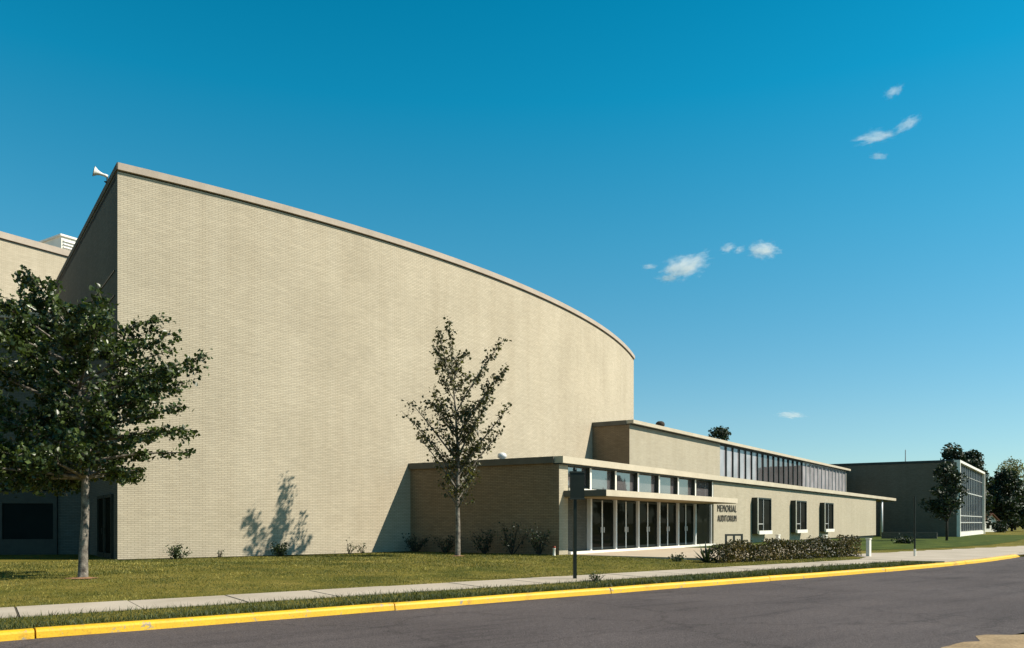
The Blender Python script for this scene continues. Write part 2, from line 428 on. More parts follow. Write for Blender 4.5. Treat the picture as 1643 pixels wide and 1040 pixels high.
# lawn: one sheet from the kerb to far behind the buildings
m_ = MB(); S = list(np.arange(-60, 50, 1.0)) + list(np.arange(50, 120, 1.0)) + list(np.arange(120, 260, 15)); NN = [0.165, 0.9, 1.6, 2.5, 3.3, 3.8, 5, 6.5, 8, 10, 12, 14, 16, 18, 20, 22, 24, 26, 30, 40, 80, 160]
vs = []; fs = []
for s in S:
    for dn in NN:
        x, y = ST(s, curb_n(s) + dn); vs.append((x, y, (0.128 if dn < 0.3 else zlawn(x, y)) + (0 if dn < 0.3 else 0.006 * math.sin(x * 1.3) * math.cos(y * 1.7))))
k = len(NN)
for i in range(len(S) - 1):
    for j in range(k - 1): fs.append((i * k + j, (i + 1) * k + j, (i + 1) * k + j + 1, i * k + j + 1))
m_.add(vs, fs); kind(m_.build('lawn', M['lawn'], smooth=True), 'structure')

# pavement: separate slabs with dark joints in between
W0, W1 = 14.42, 16.05
m_ = MB(); m_.box((*ST(-60, W0 + 0.01), 0.10), (sd.x * 112, sd.y * 112, 0), (sn.x * (W1 - W0 - 0.02), sn.y * (W1 - W0 - 0.02), 0), (0, 0, 0.058))
kind(m_.build('sidewalk_bed', M['joint']), 'structure')
m_ = MB(); s = -58.6; k = 0
sk = 0.1                                                  # the joints run slightly askew
while s < 50:
    L = 1.78
    h = 0.165 + 0.004 * math.sin(k * 2.1)
    e = 0.014 if k % 3 else 0.022
    pl = [ST(s + e - sk * 0, W0), ST(s + L - e, W0), ST(s + L - e + sk * (W1 - W0), W1), ST(s + e + sk * (W1 - W0), W1)]
    m_.prism(pl, 0.11, h); s += L; k += 1
kind(m_.build('sidewalk', M['concrete']), 'structure')

# concrete apron where the walk meets the street on the right, and the forecourt by the doors
def sheet(name, poly, mat, z0, th=0.004):
    m2 = MB(); m2.prism(poly, z0 - 0.4, z0); return kind(m2.build(name, mat), 'structure')
ap = [ST(31.4, curb_n(31.4) + 0.175), ]
ap = [ST(s, curb_n(s) + 0.175) for s in (31.2, 34, 37, 40, 44, 48, 54, 60, 70, 80)]
far = [(63.0, 92.0), (43.3, 68.5), (36.2, 58.6), (30.5, 51.6), (25.1, 46.2), (21.5, 43.0), (18.0, 41.4), (14.2, 38.3)]
near = [ST(32.5, 16.9), ST(30.6, 16.2), ST(30.6, 14.4)]
sheet('pavement', ap + far + near, M['concrete'], 0.172)
pz = [FP(0.55, -0.05, 0), FP(0.55, 6.1, 0), FP(3.2, 6.2, 0), FP(9, 7.0, 0), FP(17.5, 7.2, 0), FP(17.5, 1.4, 0), FP(17.4, -0.05, 0)]
sheet('forecourt', [(p.x, p.y) for p in pz], M['plaza'], 0.268)

def bank_in(t): return float(np.interp(t, [34, 40, 44, 48.5, 56, 65, 77, 110], [21.2, 20.6, 19.8, 20.0, 20.8, 22.7, 25.9, 32.5]))
m_ = strip(34.5, 118, 1.0, lambda t: bank_in(t), lambda t: bank_in(t) + 4, lambda x, y, n: zlawn(x, y) + 0.016)
for k_ in range(1, 11):
    b_ = strip(34.5, 118, 1.0, lambda t: bank_in(t) + 4 * k_, lambda t: bank_in(t) + 4 * k_ + 4, lambda x, y, n: zlawn(x, y) + 0.016); m_.add(b_.v, b_.f)
kind(m_.build('grass_bank', M['bank'], smooth=True), 'structure')
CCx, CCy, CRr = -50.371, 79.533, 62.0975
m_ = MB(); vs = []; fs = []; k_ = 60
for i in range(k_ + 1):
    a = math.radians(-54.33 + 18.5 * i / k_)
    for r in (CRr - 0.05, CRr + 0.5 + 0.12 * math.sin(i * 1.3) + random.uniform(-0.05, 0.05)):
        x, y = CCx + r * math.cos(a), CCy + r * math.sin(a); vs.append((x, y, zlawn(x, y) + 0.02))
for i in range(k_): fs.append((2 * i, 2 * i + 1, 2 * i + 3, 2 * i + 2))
m_.add(vs, fs); kind(m_.build('wall_foot_shade', M['foot_shade']), 'structure')  # dark strip stands in for the shaded grass at the wall's foot

# ------------------------------------------------------------------ auditorium with the curved wall
aud = thing('auditorium_building', 'tall cream brick auditorium with a long curved windowless wall, largest building in view', 'building')
ZT = 14.5
N = 96; an = np.linspace(A_L, A_R, N + 1)
m_ = MB(); vs = []; fs = []
zs = [0.05, ZT - 0.30]
for a in an:
    for z in zs: vs.append(ARC(a, CR, z))
for i in range(N): fs.append((2 * i, 2 * i + 2, 2 * i + 3, 2 * i + 1))
m_.add(vs, fs)
m_.build('curved_wall', M['brick'], aud, smooth=True, uvfun=lambda q: (math.atan2(q.y - CC.y, q.x - CC.x) * CR, q.z))
# coping follows the curve with a gap under it, coloured dark for its shadow
def arc_band(r0, r1, z0, z1, a0=A_L, a1=A_R, n=96):
    b = MB(); vs = []; fs = []
    for a in np.linspace(a0, a1, n + 1):
        vs += [ARC(a, r0, z0), ARC(a, r1, z0), ARC(a, r1, z1), ARC(a, r0, z1)]
    for i in range(n):
        for j in range(4): fs.append((4 * i + j, 4 * (i + 1) + j, 4 * (i + 1) + (j + 1) % 4, 4 * i + (j + 1) % 4))
    fs += [(0, 1, 2, 3), (4 * n + 3, 4 * n + 2, 4 * n + 1, 4 * n)]
    b.add(vs, fs); return b
arc_band(CR - 0.5, CR + 0.10, ZT - 0.25, ZT).build('coping', M['coping'], aud)
arc_band(CR - 0.5, CR - 0.03, ZT - 0.31, ZT - 0.25).build('coping_gap', M['dark_metal'], aud)
cl = ARC(A_L, CR, 0); rl = Vector((-math.cos(A_L), -math.sin(A_L), 0)); tl = Vector((math.sin(A_L), -math.cos(A_L), 0))
LS = 20.2                                                   # depth of the left side wall
m_ = MB(); m_.box(cl + UZ * 0.05 - tl * 0.4 + rl * 0.004, tl * 0.4, rl * LS, UZ * (ZT - 0.30)); m_.build('side_wall', M['dark_and_shaded_brick'], aud)
m_ = MB(); m_.box(cl + UZ * (ZT - 0.24) - tl * 0.45 - rl * 0.095, tl * 0.49, rl * LS, UZ * 0.232); m_.build('side_coping', M['dark_and_shaded_brick'], aud)  # coping painted dark for its shaded side
for z in (10.75, 9.85):
    m_ = MB(); m_.box(cl + UZ * z + rl * 0.5, tl * 0.03, rl * (LS - 1), UZ * 0.05); m_.build('ledge', M['dark_metal'], aud)
cr_ = ARC(A_R, CR, 0); rr = Vector((-math.cos(A_R), -math.sin(A_R), 0)); tr = Vector((-math.sin(A_R), math.cos(A_R), 0))
m_ = MB(); m_.box(cr_ + UZ * 0.05 - tr * 0.4 + rr * 0.004, tr * 0.4, rr * 30, UZ * (ZT - 0.30)); m_.build('end_wall', M['brick'], aud)
pl = [ARC(a, CR - 0.3, 0) for a in np.linspace(A_L, A_R, 40)] + [cr_ + rr * 30, cl + rl * LS]
m_ = MB(); m_.prism([(p.x, p.y) for p in pl], ZT - 0.5, ZT - 0.32); m_.build('roof', M['tar'], aud)
# stage door pair close to the corner of the shaded side
for k, t0 in enumerate((0.75, 2.35)):
    m_ = MB(); b0 = cl + rl * t0 + UZ * 0.2
    m_.box(b0 + tl * 0.0, tl * 0.09, rl * 0.12, UZ * 2.45); m_.box(b0 + rl * 1.38, tl * 0.09, rl * 0.12, UZ * 2.45)
    m_.box(b0 + rl * 0.12 + UZ * 2.33, tl * 0.088, rl * 1.26, UZ * 0.12); m_.box(b0 + rl * 0.12, tl * 0.088, rl * 1.26, UZ * 0.25)
    d = m_.build('door', M['dark_metal'], aud)
    m_ = MB(); m_.box(b0 + rl * 0.12 + UZ * 0.25, tl * 0.04, rl * 1.26, UZ * 2.08); m_.build('glass', M['glass_dark'], d)
    m_ = MB(); m_.box(b0 + rl * (1.22 if k == 0 else 0.2) + UZ * 0.95 + tl * 0.09, tl * 0.04, rl * 0.05, UZ * 0.25); m_.build('handle', M['dark_metal'], d)
settle(aud, (cl.x, cl.y, 0.05))

# horn loudspeaker on the roof edge
hp = cl + rl * 1.95 + UZ * (ZT - 0.02) + tl * 0.02
sp = thing('horn_loudspeaker', 'white flared horn loudspeaker on the roof edge of the tall auditorium', 'loudspeaker')
hx = Vector((-0.86, -0.46, 0.22)).normalized()
m_ = MB(); m_.lathe(hp + UZ * 0.22 - hx * 0.02, [(0.0, 0.0), (0.055, 0.0), (0.06, 0.10), (0.045, 0.14), (0.06, 0.25), (0.10, 0.36), (0.165, 0.45), (0.185, 0.47)], 24, hx)
h_ = m_.build('horn', M['white'], sp, smooth=True)
m_ = MB(); m_.lathe(hp + UZ * 0.22 - hx * 0.02, [(0.185, 0.47), (0.195, 0.48), (0.185, 0.49), (0.15, 0.44), (0.085, 0.36), (0.04, 0.25), (0.0, 0.22)], 24, hx); m_.build('mouth', M['dark_metal'], h_, smooth=True)
m_ = MB(); m_.tube([hp + UZ * -0.02, hp + UZ * 0.2], 0.03, 8); m_.cbox(hp + UZ * -0.02, 0.16, 0.16, 0.03); m_.build('bracket', M['dark_metal'], sp)
settle(sp, hp)

# ------------------------------------------------------------------ stage house behind, low wing in shade
stg = thing('stage_house', 'sunlit brick stage house rising behind the leafy tree at left', 'building')
g0 = Vector((-28.49, 50.0, 0)); gd = Vector((0.546, 0.838, 0)).normalized(); gn = Vector((gd.y, -gd.x, 0))
m_ = MB(); m_.box(g0 - gd * 32 + UZ * 0.05 - gn * 18, gd * 48, gn * 18, UZ * 18.2); m_.build('wall', M['brick'], stg)
m_ = MB(); m_.box(g0 - gd * 32.1 + UZ * 18.30 - gn * 18.1, gd * 48.2, gn * 18.22, UZ * 0.38); m_.build('coping', M['coping'], stg)
m_ = MB(); m_.box(g0 - gd * 32 + UZ * 18.25 - gn * 17.95, gd * 48, gn * 17.9, UZ * 0.05); m_.build('coping_gap', M['dark_metal'], stg)  # dark strip paints the shadow below the coping
settle(stg, (g0.x, g0.y, 0.05))
v = thing('louvred_roof_vent', 'pale louvred ventilator box on the roof of the stage house', 'roof vent')
v0 = g0 + gd * 1.2 - gn * 1.0 + UZ * 18.68
m_ = MB(); m_.box(v0 - gn * 3.0, gd * 4.2, gn * 3.0, UZ * 1.15); m_.box(v0 - gn * 3.1 - gd * 0.1 + UZ * 1.15, gd * 4.4, gn * 3.2, UZ * 0.12); m_.build('housing', M['white'], v)
for k in range(5):
    m_ = MB(); m_.box(v0 + gd * 0.1 + UZ * (0.12 + k * 0.2), gd * 4.0, gn * 0.09 - UZ * 0.08, UZ * 0.035); m_.build('louvre', M['bright_alu'], v)
settle(v, v0)
anx = thing('shaded_brick_wing', 'lower brick wing in deep shade behind the leafy tree trunk', 'building')
b0 = cl + rl * 6.2 + tl * 0.003
wd = Vector((-1, -0.07, 0)).normalized(); wn = Vector((-wd.y, wd.x, 0))
if wn.y > 0: wn = -wn
m_ = MB(); m_.box(b0 + UZ * 0.05, wd * 30, -wn * 14, UZ * 10.1); m_.build('wall', M['dark_and_shaded_brick'], anx)
m_ = MB(); m_.box(b0 + UZ * 10.152 + wn * 0.1, wd * 30, -wn * 14, UZ * 0.25); m_.build('coping', M['coping'], anx)
for k, t in enumerate((1.3, 4.4)):
    m_ = MB(); q = b0 + wd * t + UZ * 0.2
    for (u, zz, w_, h_) in ((0, 0, 0.15, 3.9), (2.2, 0, 0.15, 3.9), (0.15, 3.75, 2.05, 0.15), (0.15, 0, 2.05, 0.7), (0.15, 2.2, 2.05, 0.5)):
        m_.box(q + wd * u + UZ * zz, wd * w_, wn * 0.09, UZ * h_)
    w = m_.build('window', M['dark_metal'], anx)
    m_ = MB(); m_.box(q + wd * 0.15 + UZ * 0.7, wd * 2.05, wn * 0.04, UZ * 1.5); m_.box(q + wd * 0.15 + UZ * 2.7, wd * 2.05, wn * 0.04, UZ * 1.05); m_.build('pane', M['glass_shade'], w)
settle(anx, b0)

# ------------------------------------------------------------------ entrance wing
ent = thing('entrance_wing', 'low flat-roofed entrance wing with glass doors and a cream wall beside the curved auditorium', 'building')
Z0, ZF, ZR = 0.2, 4.05, 4.33
side_len = hit_arc(A0, sdv)
def SP(l, o, z, base=A0): return base + sdv * l - sdn * 0 + Vector((math.sin(SA), -math.cos(SA), 0)) * -o * -1 + UZ * z
sout = Vector((-math.sin(SA), math.cos(SA), 0))
if sout.y > 0: sout = -sout                                 # faces the street (left-front)
m_ = MB(); m_.box(A0 + UZ * 0.05, sdv * (side_len + 0.8), -sout * 0.35, UZ * (ZF - 0.05)); m_.build('side_wall', M['brown_shade_brick'], ent)
m_ = MB(); m_.box(A0 + UZ * ZF + sout * 0.12 + sdv * 0.2, sdv * (side_len - 0.2 + 0.9), -sout * 0.6, UZ * (ZR - ZF - 0.004)); m_.build('side_fascia', M['shade_trim'], ent)  # painted dark as the shaded return of the fascia
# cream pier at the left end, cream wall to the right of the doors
m_ = MB(); m_.box(FP(0.004, 0.0, 0.05), fd * 0.70, -fn * 0.5, UZ * (ZF - 0.05)); m_.build('pier', M['panel'], ent)
TW0, TW1 = 17.0, 61.9
m_ = MB(); m_.box(FP(TW0, 0.0, 0.3), fd * (TW1 - TW0), -fn * 0.4, UZ * (ZF - 0.3)); m_.build('front_wall', M['panel'], ent)
m_ = MB(); m_.box(FP(TW0 + 0.01, -0.12, 0.0), fd * (TW1 - TW0 - 0.6), -fn * 0.25, UZ * 0.3); m_.build('plinth', M['dark_metal'], ent)
m_ = MB(); m_.box(FP(TW1 - 0.35, -0.401, 0.1), fd * 0.35, -fn * 8, UZ * (ZF - 0.1)); m_.build('end_wall', M['dark_and_shaded_brick'], ent)
# roof slab (with fascia) reaching over the porch at the far end
m_ = MB(); m_.box(FP(-0.05, 0.22, ZF), fd * 71.7, -fn * 0.5, UZ * (ZR - ZF)); m_.build('fascia', M['fascia'], ent)
m_ = MB(); m_.box(FP(-0.02, 0.10, ZF - 0.06), fd * 71.5, -fn * 0.35, UZ * 0.055); m_.build('drip_edge', M['dark_metal'], ent)
pj = A0 + sdv * (side_len + 0.5)
pl = [FP(0.2, -0.3, 0), FP(71.6, -0.3, 0), FP(71.6, -8, 0), FP(60, -12, 0), FP(17, -5.6, 0), ARC(math.radians(-33), CR - 0.2, 0), pj]
m_ = MB(); m_.prism([(p.x, p.y) for p in pl], ZF + 0.02, ZR - 0.02); m_.build('roof', M['tar'], ent)
m_ = MB(); m_.box(FP(TW1 + 0.05, 0.0, ZF - 0.1), fd * 9.6, -fn * 7.8, UZ * 0.09); m_.build('porch_ceiling', M['soffit'], ent)
m_ = MB(); m_.tube([FP(65.6, -0.15, 0.15), FP(65.6, -0.15, ZF - 0.1)], 0.13, 12); m_.build('porch_post', M['bright_alu'], ent, smooth=True)
# glazed front
edges = [0.74, 2.73, 5.06, 7.37, 9.74, 12.1, 14.44, 16.98]
ZS, ZH = 3.05, 3.96; ZC0, ZC1 = 2.64, 2.92
GO = -0.24
for k in range(7):
    a, b = edges[k], edges[k + 1]
    m_ = MB()
    m_.box(FP(b - 0.11, -0.05, ZS), fd * 0.10, -fn * 0.30, UZ * (ZF - 0.06 - ZS))                    # mullion core, dark to paint its shaded side
    m_.box(FP(a, -0.12, ZH), fd * (b - a - 0.12), -fn * 0.2, UZ * (ZF - 0.06 - ZH))                    # head
    m_.box(FP(a, -0.10, ZS), fd * (b - a - 0.12), -fn * 0.2, UZ * 0.05)
    w = m_.build('window', M['dark_metal'], ent)
    m_ = MB(); m_.box(FP(b - 0.13, -0.02, ZS), fd * 0.13, -fn * 0.028, UZ * (ZF - 0.07 - ZS)); m_.build('mullion_face', M['white'], w)
    m_ = MB(); m_.box(FP(a, GO, ZS + 0.05), fd * (b - a - 0.12), -fn * 0.02, UZ * (ZH - ZS - 0.05)); m_.build('pane', M['glass_sky'], w)
m_ = MB(); m_.box(FP(0.74, 0.06, ZC1 + 0.004), fd * 16.24, -fn * 0.5, UZ * (ZS - ZC1 - 0.006)); m_.build('window_sill', M['white'], ent)
m_ = MB()
for k, b in enumerate(edges[1:-1]):
    m_.box(FP(b - 0.08, -0.02, 0.30), fd * 0.13, -fn * 0.20, UZ * (ZC0 - 0.30)); 
    m_.build('mullion', M['bright_alu'], ent); m_ = MB()
m_ = MB(); m_.box(FP(16.86, -0.1, 0.30), fd * 0.12, -fn * 0.2, UZ * (ZC0 - 0.30)); m_.build('mullion', M['alu'], ent)
for k in range(7):
    a, b = edges[k] + (0.07 if k else 0.0), edges[k + 1] - 0.09
    if k in (0, 6):                                         # fixed panels at both ends
        m_ = MB(); m_.box(FP(a, GO + 0.03, 0.38), fd * (b - a), -fn * 0.06, UZ * (ZC0 - 0.38)); m_.build('side_panel', M['dark_and_shaded_brick'] if k == 0 else M['glass_dark'], ent)
        continue
    mid = (a + b) / 2
    for q, (u0, u1) in enumerate(((a, mid), (mid, b))):
        m_ = MB(); f = 0.055
        m_.box(FP(u0 + 0.004, -0.14, 0.40), fd * f, -fn * 0.06, UZ * (ZC0 - 0.42)); m_.box(FP(u1 - f - 0.004, -0.14, 0.40), fd * f, -fn * 0.06, UZ * (ZC0 - 0.42))
        m_.box(FP(u0 + 0.004 + f, -0.14, 0.40), fd * (u1 - u0 - 0.008 - 2 * f), -fn * 0.06, UZ * 0.10)
        m_.box(FP(u0 + 0.004 + f, -0.14, ZC0 - 0.12), fd * (u1 - u0 - 0.008 - 2 * f), -fn * 0.06, UZ * 0.10)
        d = m_.build('door', M['dark_metal'], ent)
        if q == 0:
            m_ = MB(); m_.box(FP(u1 - 0.045, -0.125, 0.40), fd * 0.09, -fn * 0.014, UZ * (ZC0 - 0.45)); m_.build('meeting_stile', M['bright_alu'], d)
        m_ = MB(); m_.box(FP(u0 + f, -0.16, 0.50), fd * (u1 - u0 - 2 * f), -fn * 0.02, UZ * (ZC0 - 0.62)); m_.build('glass', M['glass_dark'], d)
        hx_ = u1 - 0.16 if q == 0 else u0 + 0.09
        m_ = MB(); m_.box(FP(hx_, -0.08, 1.15), fd * 0.05, -fn * 0.05, UZ * 0.24); m_.build('handle', M['alu'], d)
m_ = MB(); m_.box(FP(0.74, 0.12, 0.2), fd * 16.24, -fn * 0.5, UZ * 0.17); m_.build('threshold', M['white'], ent)
m_ = MB(); m_.box(FP(0.74, GO - 0.3, 0.2), fd * 16.3, -fn * 0.1, UZ * 3.8); m_.build('backing', M['dark_metal'], ent)
# canopy: slab with a boarded underside
m_ = MB(); m_.box(FP(0.37, 2.0, ZC0 + 0.03), fd * 15.03, -fn * 1.99, UZ * (ZC1 - ZC0 - 0.03)); cn = m_.build('canopy', M['fascia'], ent)
m_ = MB(); m_.box(FP(0.35, 2.0, ZC0 + 0.028), fd * 0.018, -fn * 1.99, UZ * (ZC1 - ZC0 - 0.026)); m_.build('shade_end_board', M['shade_trim'], cn)  # dark board paints the shade on the canopy's end
m_ = MB(); m_.box(FP(0.42, 1.92, ZC0), fd * 14.93, -fn * 1.9, UZ * 0.028); m_.build('soffit', M['soffit'], cn)
# window bays standing proud of the cream wall
for t0 in (23.6, 32.1, 40.15):
    P = 0.42; w_ = 2.72; zb, zt = 0.86, 3.22
    m_ = MB(); th = 0.10
    m_.box(FP(t0, 0.003, zb), fd * th, fn * P, UZ * (zt - zb)); m_.box(FP(t0 + w_ - th, 0.003, zb), fd * th, fn * P, UZ * (zt - zb))
    m_.box(FP(t0 + th, 0.003, zt - th), fd * (w_ - 2 * th), fn * P, UZ * th); m_.box(FP(t0 + th, 0.003, zb), fd * (w_ - 2 * th), fn * P, UZ * 0.16)
    w = m_.build('window', M['dark_metal'], ent)  # dark frame colour stands for the bay's shaded sides
    m_ = MB(); m_.box(FP(t0 - 0.012, P - 0.05, zb), fd * 0.05, fn * 0.055, UZ * (zt - zb + 0.01)); m_.build('edge_trim', M['white'], w)
    m_ = MB(); m_.box(FP(t0 + th, 0.05, zb + 0.16), fd * (w_ - 2 * th), fn * 0.30, UZ * (zt - zb - th - 0.16)); m_.build('pane', M['glass_box'], w)
    m_ = MB(); m_.box(FP(t0 + th, 0.351, zb + 0.62), fd * 1.0, fn * 0.04, UZ * 0.05); m_.box(FP(t0 + 1.15, 0.351, zb + 0.16), fd * 0.05, fn * 0.04, UZ * (zt - zb - th - 0.16)); m_.build('frame', M['alu'], w)
    m_ = MB(); m_.box(FP(t0 + 0.02, P + 0.004, zb - 0.03), fd * (w_ - 0.04), fn * 0.08, UZ * 0.24); m_.build('sill', M['white'], w)
# raised letters on the wall by the canopy
def lettering(text, t0, width, z0, h):
    cu = bpy.data.curves.new('lettering', 'FONT'); cu.body = text; cu.extrude = 0.012; cu.resolution_u = 3; cu.offset = -0.004
    cu.size = 1.0; cu.space_character = 1.22
    ob = bpy.data.objects.new('tmp', cu); COL.objects.link(ob)
    dg = bpy.context.evaluated_depsgraph_get(); me = bpy.data.meshes.new_from_object(ob.evaluated_get(dg))
    bpy.data.objects.remove(ob)
    xs = [v.co.x for v in me.vertices]; ys = [v.co.y for v in me.vertices]
    x0, x1, y0, y1 = min(xs), max(xs), min(ys), max(ys)
    for v in me.vertices:
        t = t0 + (v.co.x - x0) / (x1 - x0) * width; z = z0 + (v.co.y - y0) / (y1 - y0) * h
        v.co = FP(t, 0.03 + v.co.z, z)
    me.materials.clear(); me.materials.append(M['letter'])
    o = bpy.data.objects.new('lettering', me); COL.objects.link(o); o.parent = ent; return o
lettering('MEMORIAL', 17.55, 3.15, 2.24, 0.42)
lettering('AUDITORIUM', 17.55, 3.15, 1.66, 0.38)
settle(ent, (A0.x, A0.y, 0.05))

# turbine ventilators on the roofs
def turbine(p, label, r=0.32, mat='bright_alu', cap='bright_alu'):
    t = thing('roof_ventilator', label, 'roof vent')
    p = Vector(p)
    m2 = MB(); m2.lathe(p, [(r * 0.75, 0), (r * 0.6, r * 0.3), (r * 0.6, r)], 14); m2.build('neck', M[mat], t, smooth=True)
    m2 = MB(); m2.lathe(p + UZ * r * 0.95, [(r * 0.6, 0), (r, r * 0.25), (r * 1.06, r * 0.6), (r * 0.95, r), (r * 0.55, r * 1.3), (0.0, r * 1.38)], 18); m2.build('cap', M[cap], t, smooth=True)
    settle(t, p); return t
rv = Vector((-0.45, 36.6, ZR - 0.03))
turbine(rv, 'bright round roof ventilator above the brown brick side wall, behind the slim tree', 0.2)

# ------------------------------------------------------------------ upper block with the ribbon of windows
up = thing('upper_block', 'taller cream block with a long ribbon of windows above the entrance roof', 'building')
B0 = Vector((7.29, 50.3, 0)); ZU = 7.97; LU = 56.6
def UP(t, o, z): return B0 + fd * t + fn * o + UZ * z
ul = hit_arc(B0, sdv)
m_ = MB(); m_.box(B0 + UZ * 0.1 + fd * 0.004, sdv * (ul + 0.8), -sout * 0.35, UZ * (ZU - 0.38)); m_.build('side_wall', M['brown_shade_brick'], up)
m_ = MB(); m_.box(B0 + UZ * (ZU - 0.28) + sout * 0.08 + sdv * 0.2, sdv * (ul + 0.2), -sout * 0.5, UZ * 0.276); m_.build('side_fascia', M['shade_trim'], up)  # shaded return, its darkness put into the colour
TR0 = 15.3
m_ = MB(); m_.box(UP(0.008, 0, 0.1), fd * TR0, -fn * 0.4, UZ * (ZU - 0.38)); m_.build('front_wall', M['panel'], up)
m_ = MB(); m_.box(UP(TR0 + 0.008, 0, 0.1), fd * (LU - TR0 - 0.5), -fn * 0.4, UZ * 4.5); m_.build('lower_wall', M['panel'], up)
m_ = MB(); m_.box(UP(-0.04, 0.30, ZU - 0.22), fd * (LU + 0.4), -fn * 0.7, UZ * 0.22); m_.build('fascia', M['fascia'], up)
m_ = MB(); m_.box(UP(0.0, 0.10, ZU - 0.28), fd * LU, -fn * 0.4, UZ * 0.058); m_.build('drip_edge', M['dark_metal'], up)
pl = [UP(0.2, -0.3, 0), UP(LU, -0.3, 0), UP(LU, -10, 0), B0 + sdv * (ul + 6) + fd * 2, B0 + sdv * (ul + 0.4)]
m_ = MB(); m_.prism([(p.x, p.y) for p in pl], ZU - 0.24, ZU - 0.04); m_.build('roof', M['tar'], up)
npan = 27; pw = (LU - 0.7 - TR0) / npan
for k in range(npan):
    a = TR0 + k * pw; zb = 4.6; zt = ZU - 0.28
    m_ = MB(); m_.box(UP(a + pw - 0.11, 0.0, zb), fd * 0.11, -fn * 0.18, UZ * (zt - zb)); m_.box(UP(a, -0.02, zb), fd * (pw - 0.10), -fn * 0.15, UZ * 0.08)
    m_.box(UP(a, -0.02, zt - 0.08), fd * (pw - 0.10), -fn * 0.15, UZ * 0.08)
    w = m_.build('window', M['alu'] if k > 14 else M['dark_metal'], up)
    m_ = MB(); m_.box(UP(a, -0.10, zb + 0.08), fd * (pw - 0.10), -fn * 0.02, UZ * (zt - zb - 0.16)); m_.build('pane', M['glass_sky_tone'] if (k < 6 or k > 14) else M['glass_sky'], w)
m_ = MB(); m_.box(UP(LU - 0.7, -0.0, 0.1), fd * 0.3, -fn * 10, UZ * (ZU - 0.38)); m_.build('end_wall', M['dark_and_shaded_brick'], up)
settle(up, (B0.x, B0.y, 0.1))
turbine(UP(6.4, -0.9, ZU - 0.05), 'small dark roof ventilator on the cream block with the window ribbon', 0.30, 'dark_metal', 'bark_far')

# ------------------------------------------------------------------ right-hand block with the gridded window wall
rb = thing('classroom_block', 'shaded brick block with a white framed gridded window wall at far right', 'building')
C0 = Vector((50.5, 92.0, -0.12)); LR = 28.1; ZB = 8.83
def RP(t, o, z): return C0 + fd * t + fn * o + UZ * z
m_ = MB(); m_.box(C0 + UZ * 0.0, sdv * 26, -sout * 0.4, UZ * (ZB - 0.25)); m_.build('side_wall', M['far_brick'], rb)
m_ = MB(); m_.box(C0 + UZ * (ZB - 0.25) + sout * 0.06 + sdv * 0.3, sdv * 26, -sout * 0.5, UZ * 0.22); m_.build('side_coping', M['dark_metal'], rb)
m_ = MB(); m_.box(RP(0.01, -0.45, 0), fd * LR, -fn * 0.3, UZ * (ZB - 0.3)); m_.build('inner_wall', M['dark_metal'], rb)
m_ = MB(); m_.box(RP(0, 0.35, 0.1), fd * 0.40, -fn * 0.75, UZ * (ZB - 0.1)); m_.box(RP(LR - 0.40, 0.35, 0.1), fd * 0.40, -fn * 0.75, UZ * (ZB - 0.1))
m_.box(RP(0.40, 0.34, ZB - 0.28), fd * (LR - 0.8), -fn * 0.74, UZ * 0.275); m_.box(RP(0.40, 0.2, 0.12), fd * (LR - 0.8), -fn * 0.5, UZ * 0.48)
m_.build('surround', M['white'], rb)
m_ = MB(); m_.prism([(p.x, p.y) for p in (RP(0.3, -0.3, 0), RP(LR, -0.3, 0), RP(LR, -20, 0), C0 + sdv * 25)], ZB - 0.3, ZB - 0.06); m_.build('roof', M['tar'], rb)
nb = 14; bw_ = (LR - 0.8) / nb
for k in range(nb):
    a = 0.40 + k * bw_
    m_ = MB(); m_.box(RP(a + bw_ - 0.09, 0.05, 0.60), fd * 0.09, -fn * 0.12, UZ * (ZB - 0.28 - 0.60))
    for (zz, hh) in ((0.62, 0.05), (1.66, 0.11), (2.47, 0.11), (5.3, 0.13), (7.3, 0.05)):
        m_.box(RP(a, 0.04, zz), fd * (bw_ - 0.09), -fn * 0.2, UZ * hh)
    w = m_.build('window', M['alu'], rb)
    m_ = MB(); m_.box(RP(a, -0.02, 0.62), fd * (bw_ - 0.09), -fn * 0.03, UZ * (ZB - 0.28 - 0.62)); m_.build('pane', M['glass_grid'], w)
settle(rb, (C0.x, C0.y, 0.0))
fp = thing('rooftop_mast', 'thin mast rising behind the shaded brick block', 'mast')
q = Vector((48.9, 100.7, ZB - 0.19))
m_ = MB(); m_.tube([q, q + UZ * 2.0], [0.07, 0.05], 8); m_.build('pole', M['alu'], fp); m_ = MB(); m_.cbox(q, 0.4, 0.4, 0.08); m_.build('base_plate', M['alu'], fp)
settle(fp, q)
# low retaining wall in front of that block
m_ = MB(); a = Vector((34.2, 75.0, 0.05)); m_.box(a, Vector((13, -7.9, 0)) * 0.30, Vector((0.2, 0.33, 0)), UZ * 0.65)
tag(m_.build('low_wall', M['dark_and_shaded_brick']), 'low dark wall along the lawn before the shaded brick block', 'low wall')

